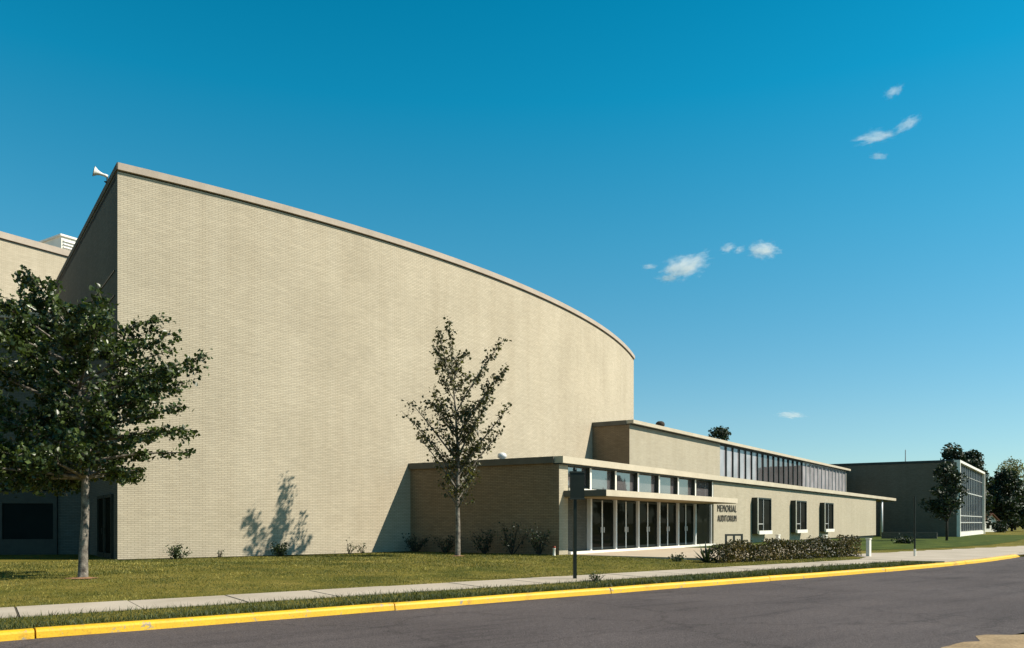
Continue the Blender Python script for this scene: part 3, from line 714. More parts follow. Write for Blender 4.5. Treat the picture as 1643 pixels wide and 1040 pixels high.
# small house far to the right
hs = thing('small_house', 'small white house with a brown-red roof between trees at far right', 'house')
h0 = Vector((82.0, 140.4, -0.12)); hu = Vector((0.9, 0.43, 0)).normalized(); hv = Vector((-hu.y, hu.x, 0))
m_ = MB(); m_.box(h0, hu * 3, hv * 6, UZ * 2.2)
m_.add([h0 + UZ * 2.2, h0 + hu * 3 + UZ * 2.2, h0 + hu * 1.5 + UZ * 3.2], [(0, 1, 2)]); m_.build('wall', M['white'], hs)
m_ = MB()
for sgn in (0, 1):
    e0 = h0 + hu * (3.35 if sgn else -0.35) + UZ * 2.0 - hv * 0.4; r0 = h0 + hu * 1.5 + UZ * 3.25 - hv * 0.4
    m_.add([e0, e0 + hv * 6.8, r0 + hv * 6.8, r0, e0 + UZ * 0.12, e0 + hv * 6.8 + UZ * 0.12, r0 + hv * 6.8 + UZ * 0.12, r0 + UZ * 0.12],
           [(0, 1, 2, 3), (4, 7, 6, 5), (0, 4, 5, 1), (1, 5, 6, 2), (2, 6, 7, 3), (3, 7, 4, 0)])
m_.build('roof', M['roof_red'], hs)
for u in (0.35, 1.75):
    m_ = MB(); m_.box(h0 + hu * u + UZ * 0.7 - hv * 0.05, hu * 0.8, hv * 0.05, UZ * 1.0); m_.build('window', M['glass_dark'], hs)
settle(hs, h0)

# ------------------------------------------------------------------ vegetation
def leaf_cloud(P, size, mat, name, parent=None, drop=0.3, aspect=0.75, sizes=None):
    """P: (n,3) leaf centres -> one mesh of small folded leaf blades"""
    P = np.asarray(P, float); n = len(P)
    d = RNG.normal(size=(n, 3)); d[:, 2] -= drop; d /= np.linalg.norm(d, axis=1)[:, None]
    r = RNG.normal(size=(n, 3)); w = np.cross(d, r); w /= np.linalg.norm(w, axis=1)[:, None]
    nn = np.cross(d, w)
    sz = (size * RNG.uniform(0.6, 1.3, n))[:, None]
    hw = sz * aspect * 0.5
    lift = nn * sz * 0.13
    v = np.stack([P - d * sz * 0.5, P - w * hw + lift + d * sz * 0.05, P + d * sz * 0.5, P + w * hw + lift + d * sz * 0.05], 1).reshape(-1, 3)
    idx = np.arange(n)[:, None] * 4
    tris = np.concatenate([idx + np.array([0, 1, 2]), idx + np.array([0, 2, 3])], 1).reshape(-1)
    me = bpy.data.meshes.new(name)
    me.vertices.add(len(v)); me.vertices.foreach_set('co', v.ravel())
    nf = 2 * n
    me.loops.add(nf * 3); me.loops.foreach_set('vertex_index', tris.astype(np.int32))
    me.polygons.add(nf); me.polygons.foreach_set('loop_start', np.arange(0, nf * 3, 3, dtype=np.int32))
    me.polygons.foreach_set('loop_total', np.full(nf, 3, np.int32))
    me.update(calc_edges=True); me.materials.append(mat)
    o = bpy.data.objects.new(name, me); COL.objects.link(o)
    if parent is not None: o.parent = parent
    return o

def bent(a, b, k, n=6, sag=0.0):
    a = Vector(a); b = Vector(b); L = (b - a).length
    off = Vector((random.uniform(-1, 1), random.uniform(-1, 1), random.uniform(-0.5, 0.5))) * L * k
    c = (a + b) / 2 + off + UZ * sag * L
    return [a * (1 - t) ** 2 + c * 2 * t * (1 - t) + b * t * t for t in [i / n for i in range(n + 1)]]

def branch_tree(name, base, label, trunk_pts, tr, tips, leaf, lsize, leafmat, per_m, twig_len, bark='bark', group=None, seed=1, start=(0.35, 0.97), fill=0.35, rise=0.7, upb=0.0):
    """trunk, limbs running to the given tips (tree coordinates), twigs along the limbs, leaves along the twigs"""
    random.seed(seed)
    t = thing(name, label, 'tree', group); base = Vector(base)
    wood = MB(); tp = [base + Vector(p) for p in trunk_pts]
    wood.tube(tp, tr, 10)
    H = trunk_pts[-1][2]; P = []
    def trunk_at(z):
        for i in range(len(tp) - 1):
            z0, z1 = tp[i].z - base.z, tp[i + 1].z - base.z
            if z0 <= z <= z1: return tp[i].lerp(tp[i + 1], (z - z0) / max(1e-6, z1 - z0)), tr[i] + (tr[i + 1] - tr[i]) * (z - z0) / max(1e-6, z1 - z0)
        return tp[-1], tr[-1]
    def leaves_on(pts, dens, spread, t0=0.0):
        L = sum((pts[i + 1] - pts[i]).length for i in range(len(pts) - 1))
        for _ in range(max(1, int(L * dens))):
            u = t0 + (1 - t0) * random.random() ** 0.8; f = u * (len(pts) - 1); i = min(int(f), len(pts) - 2)
            c = pts[i].lerp(pts[i + 1], f - i)
            P.append(c + Vector((random.gauss(0, spread), random.gauss(0, spread), random.gauss(-spread * 0.3, spread))))
    for tip in tips:
        e = base + Vector(tip[:3]); dens = tip[3] if len(tip) > 3 else 1.0
        hz = math.hypot(tip[0], tip[1])
        z = min(H * start[1], max(H * start[0] * 0.6 + 0.0, tip[2] - max((tip[5] if len(tip) > 5 else rise) * hz, 0.3)))
        z = max(z, trunk_pts[-1][2] * start[0])
        a, ra = trunk_at(min(z, H))
        limb = bent(a, e, 0.07, 8, 0.04)
        L = (e - a).length; r0 = min(ra * 0.6, 0.012 + 0.014 * L)
        wood.tube(limb, [r0 * (1 - i / 8.6) + 0.004 for i in range(9)], 6)
        leaves_on(limb[4:], leaf * 0.5 * dens, lsize * 0.7)
        nt_ = int(L * per_m)
        for _ in range(nt_):
            u = random.uniform(fill, 1.0); f = u * 8; i = min(int(f), 7); c = limb[i].lerp(limb[i + 1], f - i)
            dv = (limb[i + 1] - limb[i]).normalized()
            q = Vector((random.gauss(0, 1), random.gauss(0, 1), random.gauss(0.15, 0.8))).normalized()
            dd = (dv * 0.9 + q * 0.9 + UZ * upb).normalized()
            tl_ = twig_len * random.uniform(0.5, 1.2) * (1.15 - 0.55 * u) * (tip[4] if len(tip) > 4 else 1.0)
            if len(tip) > 4: dd.z *= 0.45
            tw = bent(c, c + dd * tl_, 0.1, 4)
            wood.tube(tw, [0.008, 0.007, 0.006, 0.004, 0.003], 4, False)
            leaves_on(tw, leaf * dens, lsize * 0.55, 0.15)
    wood.build('trunk', M[bark], t, smooth=True)
    leaf_cloud([tuple(p) for p in P], lsize, M[leafmat], 'crown', t)
    settle(t, base); return t, len(P)

# big leafy tree at left: scale 0.0153 m per photo pixel at its distance
k1 = 0.0153
tb = Vector((-10.54, 19.9, 0.15))
px1 = [(42, 438), (14, 462), (60, 470), (-15, 480), (95, 515), (130, 485), (165, 515), (182, 560), (238, 492), (222, 545), (262, 548), (302, 545), (330, 570), (300, 590), (285, 620), (240, 600), (316, 660), (270, 645), (318, 692), (282, 690), (298, 724), (250, 712), (206, 752), (180, 720),
       (60, 520), (-20, 510), (-60, 560), (-100, 620), (-90, 690), (-40, 730), (20, 745), (60, 760), (100, 740), (150, 760), (20, 580), (70, 600), (120, 620), (170, 640), (40, 660), (90, 680), (0, 640), (200, 680), (130, 560), (-50, 640), (215, 640), (60, 560), (110, 700), (10, 700), (40, 500), (90, 545), (30, 540), (150, 600), (0, 560), (80, 640), (130, 670), (50, 620), (215, 520), (228, 556), (205, 560), (238, 525), (262, 602), (225, 590), (195, 540), (275, 572), (240, 640), (85, 755), (125, 740), (10, 755), (40, 778), (-20, 770), (25, 725), (62, 772), (-45, 760), (140, 715), (180, 690), (75, 735), (190, 745)]
tips = []
rr_ = random.Random(5)
for i, (x, y) in enumerate(px1):
    edge = i < 23
    dens = 0.72 if (edge and x > 200) else 0.8 if x > 200 else 1.1
    tips.append(((x - 133) * k1, rr_.uniform(-1.0, 1.0) if edge else rr_.uniform(-2.3, 2.3), 1.45 + (838.5 - y) * k1, dens) + ((0.62, 0.10 + 0.5 * min(1, max(0, (690 - y) / 220))) if edge and x > 200 else ()))
_, n1 = branch_tree('leafy_maple_tree', tb, 'large leafy dark green tree on the lawn before the shaded side of the auditorium', [(0, 0, -0.1), (0.0, 0, 0.05), (0.01, 0.01, 0.8), (0.05, 0.02, 1.7), (0.06, 0.0, 2.6), (0.0, 0.03, 3.6), (-0.1, 0, 4.8), (-0.2, 0, 6.2)],
    [0.16, 0.125, 0.10, 0.092, 0.085, 0.075, 0.055, 0.025], tips, 56, 0.12, 'leaf_maple', 8.6, 0.62, seed=3, start=(0.41, 0.97), fill=0.3, rise=0.42)
# slim young tree by the brown side wall: 0.0248 m per pixel
k2 = 0.0248
tb2 = Vector((-2.16, 32.2, 0.24))
px2 = [(718, 514, 1), (706, 542, 1), (688, 540, .25), (698, 562, 1), (745, 560, .8), (808, 554, .6), (776, 588, .7), (812, 598, 1), (790, 625, 1), (815, 650, 1), (800, 690, 1), (770, 715, 1), (690, 618, 1), (684, 642, 1), (662, 650, .5), (645, 662, .9), (676, 706, .5), (704, 690, 1), (702, 592, 1), (760, 640, 1), (745, 600, 1), (712, 765, .8), (762, 762, .7), (735, 780, .8), (704, 776, .5), (720, 640, 1), (735, 680, 1.2), (755, 690, 1.1), (715, 700, 1), (770, 668, 1.1), (700, 655, 1), (785, 650, 1.1), (730, 570, 1), (722, 605, 1), (740, 735, 1.2), (755, 725, 1), (720, 735, 1), (728, 745, 1), (742, 760, 1), (750, 745, 1), (718, 755, .8), (731, 720, 1.2), (745, 700, 1.2), (728, 690, 1.2), (738, 660, 1.2), (725, 660, 1.1), (750, 655, 1.1), (762, 745, .8)]
tips = [((x - 733) * k2, rr_.uniform(-1.2, 1.2) * min(1, 0.3 + abs(x - 733) / 60), 1.36 + (838.5 - y) * k2, d) for x, y, d in px2]
_, n2 = branch_tree('slim_young_tree', tb2, 'slim young tree with upright sparse branches before the brown brick side wall', [(0, 0, -0.1), (0, 0, 0.05), (0.01, 0, 1.2), (-0.02, 0, 2.4), (0.02, 0, 4.0), (-0.08, 0, 5.8), (-0.25, 0, 7.6)],
    [0.14, 0.115, 0.095, 0.085, 0.07, 0.04, 0.015], tips, 30, 0.135, 'leaf_slim', 7.0, 0.5, seed=9, start=(0.25, 0.9), fill=0.12, rise=1.25, upb=0.3)
print('leaves', n1, n2)
# ring of bare earth round each trunk
for (p, r) in ((tb, 0.36), (tb2, 0.3)):
    m_ = MB(); vs = [(p.x, p.y, zlawn(p.x, p.y) + 0.05)]; n = 22
    for i in range(n):
        rad = r * random.uniform(0.75, 1.2); vs.append((p.x + math.cos(2 * PI * i / n) * rad, p.y + math.sin(2 * PI * i / n) * rad * 0.9, zlawn(p.x, p.y) + 0.012))
    m_.add(vs, [(0, 1 + i, 1 + (i + 1) % n) for i in range(n)])
    kind(m_.build('bare_earth', M['earth']), 'structure')

def mass_tree(name, base, label, h, rx, ry, z0, n, lsize, mat, seed, group=None, lumps=14, trunk_r=0.25, top_bias=0.0):
    """far tree: trunk and limbs, crown of leaf clumps gathered on uneven lobes"""
    random.seed(seed); rg = np.random.default_rng(seed)
    t = thing(name, label, 'tree', group); base = Vector(base)
    wood = MB(); wood.tube([base + UZ * -0.1, base + UZ * z0, base + UZ * (z0 + (h - z0) * 0.5)], [trunk_r, trunk_r * 0.75, trunk_r * 0.3], 8)
    L = []
    for i in range(lumps):
        ph = random.uniform(0, 2 * PI); q = random.random() ** 0.5; zz = random.random()
        w_ = math.sin(PI * min(1, 0.18 + 0.82 * zz) ** (0.8 + top_bias)) ** 0.7 * q
        c = Vector((math.cos(ph) * rx * w_ * 0.75, math.sin(ph) * ry * w_ * 0.75, z0 + (h - z0) * (0.1 + 0.82 * zz)))
        L.append((c, random.uniform(0.2, 0.38) * min(rx, h * 0.4)))
        wood.tube(bent(base + UZ * (z0 * 0.9), base + c, 0.05, 4), [trunk_r * 0.35, trunk_r * 0.3, trunk_r * 0.2, trunk_r * 0.12, 0.02], 5, False)
    P = []
    for c, r in L:
        k = n // lumps
        d = rg.normal(size=(k, 3)); d /= np.linalg.norm(d, axis=1)[:, None]
        P.append(np.array(base + c) + d * (r * rg.uniform(0.45, 1.12, k) ** 0.8)[:, None] * np.array([1.15, 1.15, 0.85]))
    wood.build('trunk', M['bark_far'], t, smooth=True)
    leaf_cloud(np.concatenate(P), lsize, M[mat], 'crown', t)
    settle(t, base); return t
mass_tree('young_tree', (32.2, 60.0, 0.15), 'dark round-crowned young tree on the grass before the gridded window wall', 5.9, 1.75, 1.7, 1.6, 3800, 0.20, 'leaf_dark', 21, trunk_r=0.10, lumps=22)
GT = 'dark trees behind the shaded brick block'
mass_tree('dark_tree', (75.8, 140.0, -0.12), 'tallest dark tree rising behind the gridded window wall', 15.3, 4.2, 5.0, 2.0, 7500, 0.5, 'leaf_dark', 31, GT, 40)
mass_tree('dark_tree', (80.0, 141.2, -0.12), 'second tallest dark tree, its top over the middle of the window wall', 14.5, 4.0, 5.0, 1.5, 7500, 0.5, 'leaf_dark', 32, GT, 40)
mass_tree('dark_tree', (84.0, 151.2, -0.12), 'dark tree behind the small white house, lower than its left neighbours', 12.8, 4.2, 5.0, 1.0, 7500, 0.5, 'leaf_dark', 33, GT, 38)
mass_tree('dark_tree', (92.0, 155.0, -0.12), 'lowest dark tree right of the small white house', 10.3, 4.2, 5.0, 0.6, 6500, 0.45, 'leaf_dark', 38, GT, 26)
mass_tree('dark_tree', (98.8, 153.8, -0.12), 'dark bushy tree cut by the right edge', 9.1, 4.0, 5.0, 0.4, 6500, 0.45, 'leaf_dark', 39, GT, 24)
mass_tree('pale_tree', (109.4, 176.2, -0.12), 'pale yellow-green open tree at the right edge above dark trees', 15.3, 6.2, 5.0, 5.0, 3000, 0.38, 'leaf_pale', 34, None, 20)
mass_tree('roofline_tree', (41.5, 160.0, -0.12), 'dark treetop showing just above the roof of the window-ribbon block', 20.9, 5.2, 5.0, 6.0, 5200, 0.5, 'leaf_dark', 36, None, 20)
mass_tree('treetop', (69.4, 145.0, -0.12), 'low dark treetop peeking over the brick block left of the tallest tree', 12.1, 3.2, 3.8, 3.0, 3000, 0.45, 'leaf_dark', 37, None, 22)
mass_tree('dark_tree', (77.9, 137.5, -0.12), 'dark tree filling the gap between the two tallest, just behind the window wall', 12.8, 4.5, 4.4, 1.0, 6500, 0.45, 'leaf_dark', 40, GT, 34)
mass_tree('dark_tree', (95.0, 154.0, -0.12), 'dark tree below the pale tree, closing the gap at the right edge', 9.4, 4.2, 4, 0.4, 6500, 0.5, 'leaf_dark', 41, GT, 30)
mass_tree('dark_tree', (91.4, 150.0, -0.12), 'dark tree right behind the far edge of the window wall', 11.0, 4.4, 4, 0.6, 7000, 0.55, 'leaf_dark', 42, GT, 38)
GO_ = 'trees across the street'
for i, (x_, y_, h_) in enumerate(((74, 62, 9.5), (83, 70, 7.5), (93, 74, 10), (104, 86, 8), (118, 95, 11), (66, 55, 6.5), (132, 112, 9))):
    mass_tree('street_tree', (x_, y_, 0), 'leafy dark tree across the street to the right, mirrored in the entrance windows', h_, 3.2, 3.2, 1.5, 2500, 0.5, 'leaf_dark', 80 + i, GO_, 16)

def shrub(base, label, w, h, n, lsize, mat, seed, name='shrub', stems=9, group=None, lean=0.0, upright=0.5):
    random.seed(seed); base = Vector(base); t = thing(name, label, 'shrub', group); wood = MB(); P = []
    for i in range(stems):
        ph = random.uniform(0, 2 * PI); r = random.uniform(0.25, 1.0) * w / 2
        e = base + Vector((math.cos(ph) * r + lean, math.sin(ph) * r * 0.7, h * random.uniform(0.55, 1.0) * (1 - (1 - upright) * (r / (w / 2)) * 0.6)))
        b = bent(base + Vector((math.cos(ph) * 0.012, math.sin(ph) * 0.012, -0.05)), e, 0.1, 5)
        wood.tube(b, [0.018, 0.015, 0.012, 0.009, 0.007, 0.004], 5, False)
        for _ in range(n // stems):
            f = random.uniform(0.25, 1.0) * 5; j = min(int(f), 4); c = b[j].lerp(b[j + 1], f - j)
            P.append(tuple(c + Vector((random.gauss(0, lsize), random.gauss(0, lsize), random.gauss(0, lsize * 0.8)))))
    wood.build('stems', M['bark_far'], t); leaf_cloud(P, lsize, M[mat], 'foliage', t); settle(t, base); return t
def wall_foot(x, off):
    """ground point `off` metres in front of the curved wall, on the view line through photo column x"""
    r = (x - 821.5) / 1300.0; L = math.hypot(r, 1); d = (r / L, 1 / L)
    l = hit_arc((0, 0), d, CR + off); return Vector((d[0] * l, d[1] * l, 0))
def gpt(x, off):
    p = wall_foot(x, off); p.z = zlawn(p.x, p.y); return p
shrub(gpt(283, 0.8), 'small leafy shrub at the foot of the curved wall, nearest its left corner', 1.05, 0.62, 420, 0.085, 'leaf_shrub', 41, stems=11)
shrub(gpt(452, 0.7), 'small leafy shrub below the tree shadow on the curved wall', 0.95, 0.72, 420, 0.08, 'leaf_shrub', 42, stems=10)
shrub(gpt(352, 0.45), 'tiny sparse shrub at the wall foot right of the leafy corner shrub', 0.5, 0.4, 46, 0.06, 'leaf_shrub', 47, stems=6)
shrub(gpt(560, 0.6), 'sparse twiggy shrub at the curved wall beside the slanting shadow edge', 0.9, 0.72, 70, 0.075, 'leaf_shrub', 43, stems=6, upright=0.8)
shrub(gpt(582, 0.6), 'second twiggy shrub right where the slanting shadow starts', 0.7, 0.5, 60, 0.075, 'leaf_shrub', 44, stems=6, upright=0.7)
GS = 'tall shrubs against the brown brick side wall'
for (l, w, h, sd_, nm) in ((0.55, 1.2, 1.35, 51, 'tall dark shrub closest to the pier'), (1.85, 1.5, 1.5, 52, 'second tall dark shrub from the pier'), (3.2, 1.3, 1.15, 53, 'third dark shrub from the pier'), (5.3, 1.5, 0.85, 54, 'low dark shrub behind the slim tree trunk'), (7.0, 1.3, 1.0, 55, 'low dark shrub in the shaded inner corner')):
    p = A0 + sdv * l + sout * 0.7; p.z = zlawn(p.x, p.y)
    shrub(p, nm + ', against the brown brick side wall', w * 1.15, h, 380, 0.085, 'leaf_dark', sd_, stems=16, group=GS, upright=0.9)

for (s_, n_, lab) in ((-2.2, 12.98, 'dry weed hanging over the yellow kerb, left of the street sign'), (-4.4, 13.02, 'low dry weed at a kerb joint near the left edge'), (14.2, 14.3, 'tuft of long grass at the foot of the street sign post')):
    x, y = ST(s_, n_); shrub((x, y, 0.14), lab, 0.5, 0.24, 120, 0.05, 'leaf_hedge' if n_ < 14 else 'verge_blade', 90 + int(n_ * 10 + s_), 'weed', 10, None, 0.0, 0.6)
# clipped hedge along the walk
random.seed(61)
hd = thing('clipped_hedge', 'long low clipped hedge with brownish leaves between the walk and the cream wall', 'hedge')
P = []; wood = MB()
hs0, hs1, hn, hw_ = 23.7, 33.6, 18.1, 0.85
def hh(s): return 0.53 + 0.09 * math.sin(s * 2.3) + 0.07 * math.sin(s * 5.7 + 1) + 0.012 * (s - hs0)
for _ in range(15000):
    s = random.uniform(hs0, hs1); u = random.random()
    top = hh(s)
    if u < 0.45: n_, z = hn + random.uniform(-hw_ / 2, hw_ / 2), top * random.uniform(0.80, 1.16)
    elif u < 0.85: n_, z = hn - hw_ / 2 + abs(random.gauss(0, 0.08)), top * random.random()
    else: n_, z = hn + random.uniform(-hw_ / 2, hw_ / 2), top * random.random()
    if math.sin(s * 3.1) * math.sin(n_ * 9) > 0.75: continue
    x, y = ST(s, n_); P.append((x, y, zlawn(x, y) + z))
for i in range(60):
    s = random.uniform(hs0 + 0.1, hs1 - 0.1); x, y = ST(s, hn + random.uniform(-0.25, 0.25)); z = zlawn(x, y)
    wood.tube(bent((x, y, z - 0.05), (x + random.uniform(-0.2, 0.2), y + random.uniform(-0.2, 0.2), z + hh(s) * 0.9), 0.1, 4), [0.015, 0.012, 0.01, 0.008, 0.004], 5, False)
wood.build('stems', M['bark_far'], hd); leaf_cloud(P, 0.075, M['leaf_hedge'], 'foliage', hd)
x, y = ST((hs0 + hs1) / 2, hn); settle(hd, (x, y, zlawn(x, y)))

# yucca by the forecourt
random.seed(71)
yb = Vector((6.98, 29.0, 0)); yb.z = zlawn(yb.x, yb.y)
m_ = MB()
for i in range(30):
    ph = random.uniform(0, 2 * PI); el = random.uniform(0.25, 1.35); L = random.uniform(0.55, 0.85)
    d = Vector((math.cos(ph) * math.cos(el), math.sin(ph) * math.cos(el), math.sin(el))); sx = Vector((-math.sin(ph), math.cos(ph), 0)); up_ = sx.cross(d)
    pts = [(0, 0.03), (0.35, 0.045), (0.75, 0.03), (1.0, 0.004)]; vs = []
    for u, w_ in pts:
        c = yb + d * L * u - UZ * 0.12 * L * u * u * math.cos(el)
        vs += [c - sx * w_ + up_ * w_ * 0.5, c, c + sx * w_ + up_ * w_ * 0.5]
    fs = []
    for k in range(3): fs += [(3 * k, 3 * k + 1, 3 * k + 4, 3 * k + 3), (3 * k + 1, 3 * k + 2, 3 * k + 5, 3 * k + 4)]
    m_.add(vs, fs)
tag(m_.build('yucca_plant', M['yucca'], loc=yb), 'spiky yucca plant at the corner of the forecourt, left of the hedge', 'plant')
pb = Vector((6.05, 29.6, 0)); pb.z = zlawn(pb.x, pb.y)
shrub(pb, 'low dark rounded shrub on the forecourt edge left of the yucca', 0.75, 0.3, 260, 0.07, 'leaf_shrub', 72, stems=9, upright=0.3)
shrub((25.0, 51.5, 0.15), 'dark low shrub on the grass just right of the porch post', 2.0, 0.6, 500, 0.14, 'leaf_dark', 73, stems=12, upright=0.4)

shrub((80.6, 133.8, -0.12), 'dark shrub hiding the left half of the small white house', 3.2, 2.4, 900, 0.3, 'leaf_dark', 74, stems=16, upright=0.5)
# white posts near the hedge
GP = 'white posts along the hedge'
for i, (x, y, lab) in enumerate(((15.12, 34.35, 'white post at the right end of the hedge, fully visible'), (13.0, 39.6, 'white post behind the hedge, below the first window bay'), (15.5, 40.1, 'white post behind the hedge, below the third window bay'))):
    p = Vector((x, y, zlawn(x, y)))
    t = thing('white_post', lab, 'post', GP)
    m_ = MB(); m_.cbox(p - UZ * 0.05, 0.15, 0.15, 0.78, SD); m_.build('shaft', M['white'], t)
    m_ = MB(); m_.cbox(p + UZ * 0.73, 0.19, 0.19, 0.05, SD); m_.build('cap', M['white'], t); settle(t, p)

# open two-bay frame beside the lettering
p = Vector((8.0, 30.4, 0)); p.z = zlawn(p.x, p.y); u = Vector((0.93, 0.36, 0)).normalized()
m_ = MB(); H_ = 0.93
for k in (0, 0.36, 0.72): m_.box(p + u * k, u * 0.085, Vector((0, 0.06, 0)), UZ * H_)
m_.box(p + UZ * H_, u * 0.805, Vector((0, 0.06, 0)), UZ * 0.07); m_.box(p + UZ * 0.42 + u * 0.06, u * 0.63, Vector((0, 0.04, 0)), UZ * 0.05)
tag(m_.build('open_metal_frame', M['dark_metal'], loc=p), 'dark open metal frame with two bays standing below the lettering', 'frame')

# standpipe at the pier
p = A0 + sdv * 0.35 + sout * 0.42; p = Vector((1.70, 32.75, 0)); p.z = zlawn(p.x, p.y)
t = thing('standpipe', 'small white standpipe with a red cap by the pier of the entrance wing', 'standpipe')
m_ = MB(); m_.lathe(p - UZ * 0.03, [(0.075, 0), (0.06, 0.04), (0.05, 0.28), (0.065, 0.3), (0.06, 0.34)], 12); m_.build('pipe', M['white'], t, smooth=True)
m_ = MB(); m_.lathe(p + UZ * 0.31, [(0.06, 0), (0.075, 0.02), (0.06, 0.08), (0.0, 0.1)], 12); m_.build('cap', M['rust'], t, smooth=True); settle(t, p)

# street sign seen from the back
p = Vector((1.61, 20.75, 0)); p.z = zlawn(p.x, p.y)
t = thing('street_sign', 'dark street sign board on a green post beside the walk, before the entrance doors', 'street sign')
m_ = MB(); m_.cbox(p - UZ * 0.2, 0.085, 0.085, 3.0, 0.1); m_.lathe(p + UZ * 2.8, [(0.06, 0), (0.045, 0.05), (0.0, 0.07)], 10); m_.build('post', M['green_metal'], t)
ru = Vector((math.cos(0.12), math.sin(0.12), 0)); rv_ = Vector((-ru.y, ru.x, 0)) 
m_ = MB(); m_.box(p + UZ * 2.08 - ru * 0.14 - rv_ * 0.085, ru * 0.37, rv_ * 0.035, UZ * 0.64); m_.build('board', M['green_metal'], t)
m_ = MB(); m_.box(p + UZ * 2.04 - ru * 0.16 - rv_ * 0.095, ru * 0.41, rv_ * 0.02, UZ * 0.04); m_.box(p + UZ * 2.72 - ru * 0.16 - rv_ * 0.095, ru * 0.41, rv_ * 0.02, UZ * 0.04); m_.build('rim', M['dark_metal'], t)
settle(t, p)
# thin post at the end of the grass strip
p = Vector((17.15, 34.5, 0.17))
t = thing('thin_post', 'thin dark post with a white foot on the pavement where the grass strip ends', 'post')
m_ = MB(); m_.tube([p + UZ * 0.3, p + UZ * 2.55], 0.035, 8); m_.build('shaft', M['green_metal'], t); m_ = MB(); m_.tube([p - UZ * 0.05, p + UZ * 0.3], 0.05, 8); m_.build('foot', M['white'], t); settle(t, p)

# ------------------------------------------------------------------ grass blades
def grass():
    n = 330000
    s = RNG.uniform(-16, 36, n); dn = RNG.uniform(0.17, 24, n) ; 
    dn = 0.17 + 24 * RNG.random(n) ** 1.5
    cn = 12.8 + np.where(s < 24, 0, 0.0052 * (s - 24) ** 2)
    nn = cn + dn
    x = sd.x * s + sn.x * nn; y = sd.y * s + sn.y * nn
    keep = ~((nn > W0 - 0.03) & (nn < W1 + 0.03))
    keep &= ~((nn <= W0) & (s > 30.3))
    keep &= ~((s > 31.5))
    rel = np.stack([x - A0.x, y - A0.y], 1); t = rel @ np.array([fd.x, fd.y]); o = rel @ np.array([fn.x, fn.y])
    keep &= ~((o < 6.1) & (t > 0.5)) & ~((t > 3.0) & (o < 8.0))
    ls = rel @ np.array([sdv.x, sdv.y]); lo = rel @ np.array([sout.x, sout.y])
    keep &= ~((lo < 0.02) & (ls > -3) & (o < 0.02))
    keep &= ((x - CC.x) ** 2 + (y - CC.y) ** 2) > (CR + 0.02) ** 2
    relc = np.stack([x - cl.x, y - cl.y], 1); keep &= ~((relc @ np.array([rl.x, rl.y]) > 0) & (x < cl.x + 1))
    x, y, nn, s = x[keep], y[keep], nn[keep], s[keep]; m = len(x)
    z = 0.135 + 0.122 * smooth01((nn - 16.3) / 9.0)
    edge = (np.abs(nn - W0) < 0.14) | (np.abs(nn - W1) < 0.14) | ((nn - 12.97) < 0.16)
    patch = 0.5 + 0.5 * np.sin(x * 1.1 + np.sin(y * 0.7) * 2) * np.sin(y * 0.9 + np.sin(x * 0.5))
    h = RNG.uniform(0.025, 0.055, m) * (0.75 + 0.5 * patch) * np.where(nn < W0, 1.5, 1.0) * np.where(edge, 1.45, 1)
    w = RNG.uniform(0.004, 0.008, m) * (0.7 + 0.035 * y)
    ph = RNG.uniform(0, 2 * PI, m); ln = RNG.normal(0, 0.5, (m, 2)) * h[:, None]
    dx, dy = np.cos(ph) * w, np.sin(ph) * w
    v = np.stack([np.stack([x - dx, y - dy, z], 1), np.stack([x + dx, y + dy, z], 1), np.stack([x + ln[:, 0], y + ln[:, 1], z + h], 1)], 1)
    for nm, sel, mt, lab in (('lawn_grass', nn >= W0, 'blade', 'short green and straw-coloured grass on the lawn before the buildings'), ('verge_grass', nn < W0, 'verge_blade', 'darker green grass on the strip between walk and yellow kerb')):
        q = v[sel].reshape(-1, 3); m = len(q) // 3
        me = bpy.data.meshes.new(nm); me.vertices.add(3 * m); me.vertices.foreach_set('co', q.ravel())
        me.loops.add(3 * m); me.loops.foreach_set('vertex_index', np.arange(3 * m, dtype=np.int32))
        me.polygons.add(m); me.polygons.foreach_set('loop_start', np.arange(0, 3 * m, 3, dtype=np.int32)); me.polygons.foreach_set('loop_total', np.full(m, 3, np.int32))
        me.update(calc_edges=True); me.materials.append(M[mt])
        ob = bpy.data.objects.new(nm, me); COL.objects.link(ob); kind(ob, 'stuff', lab, 'grass')
grass()

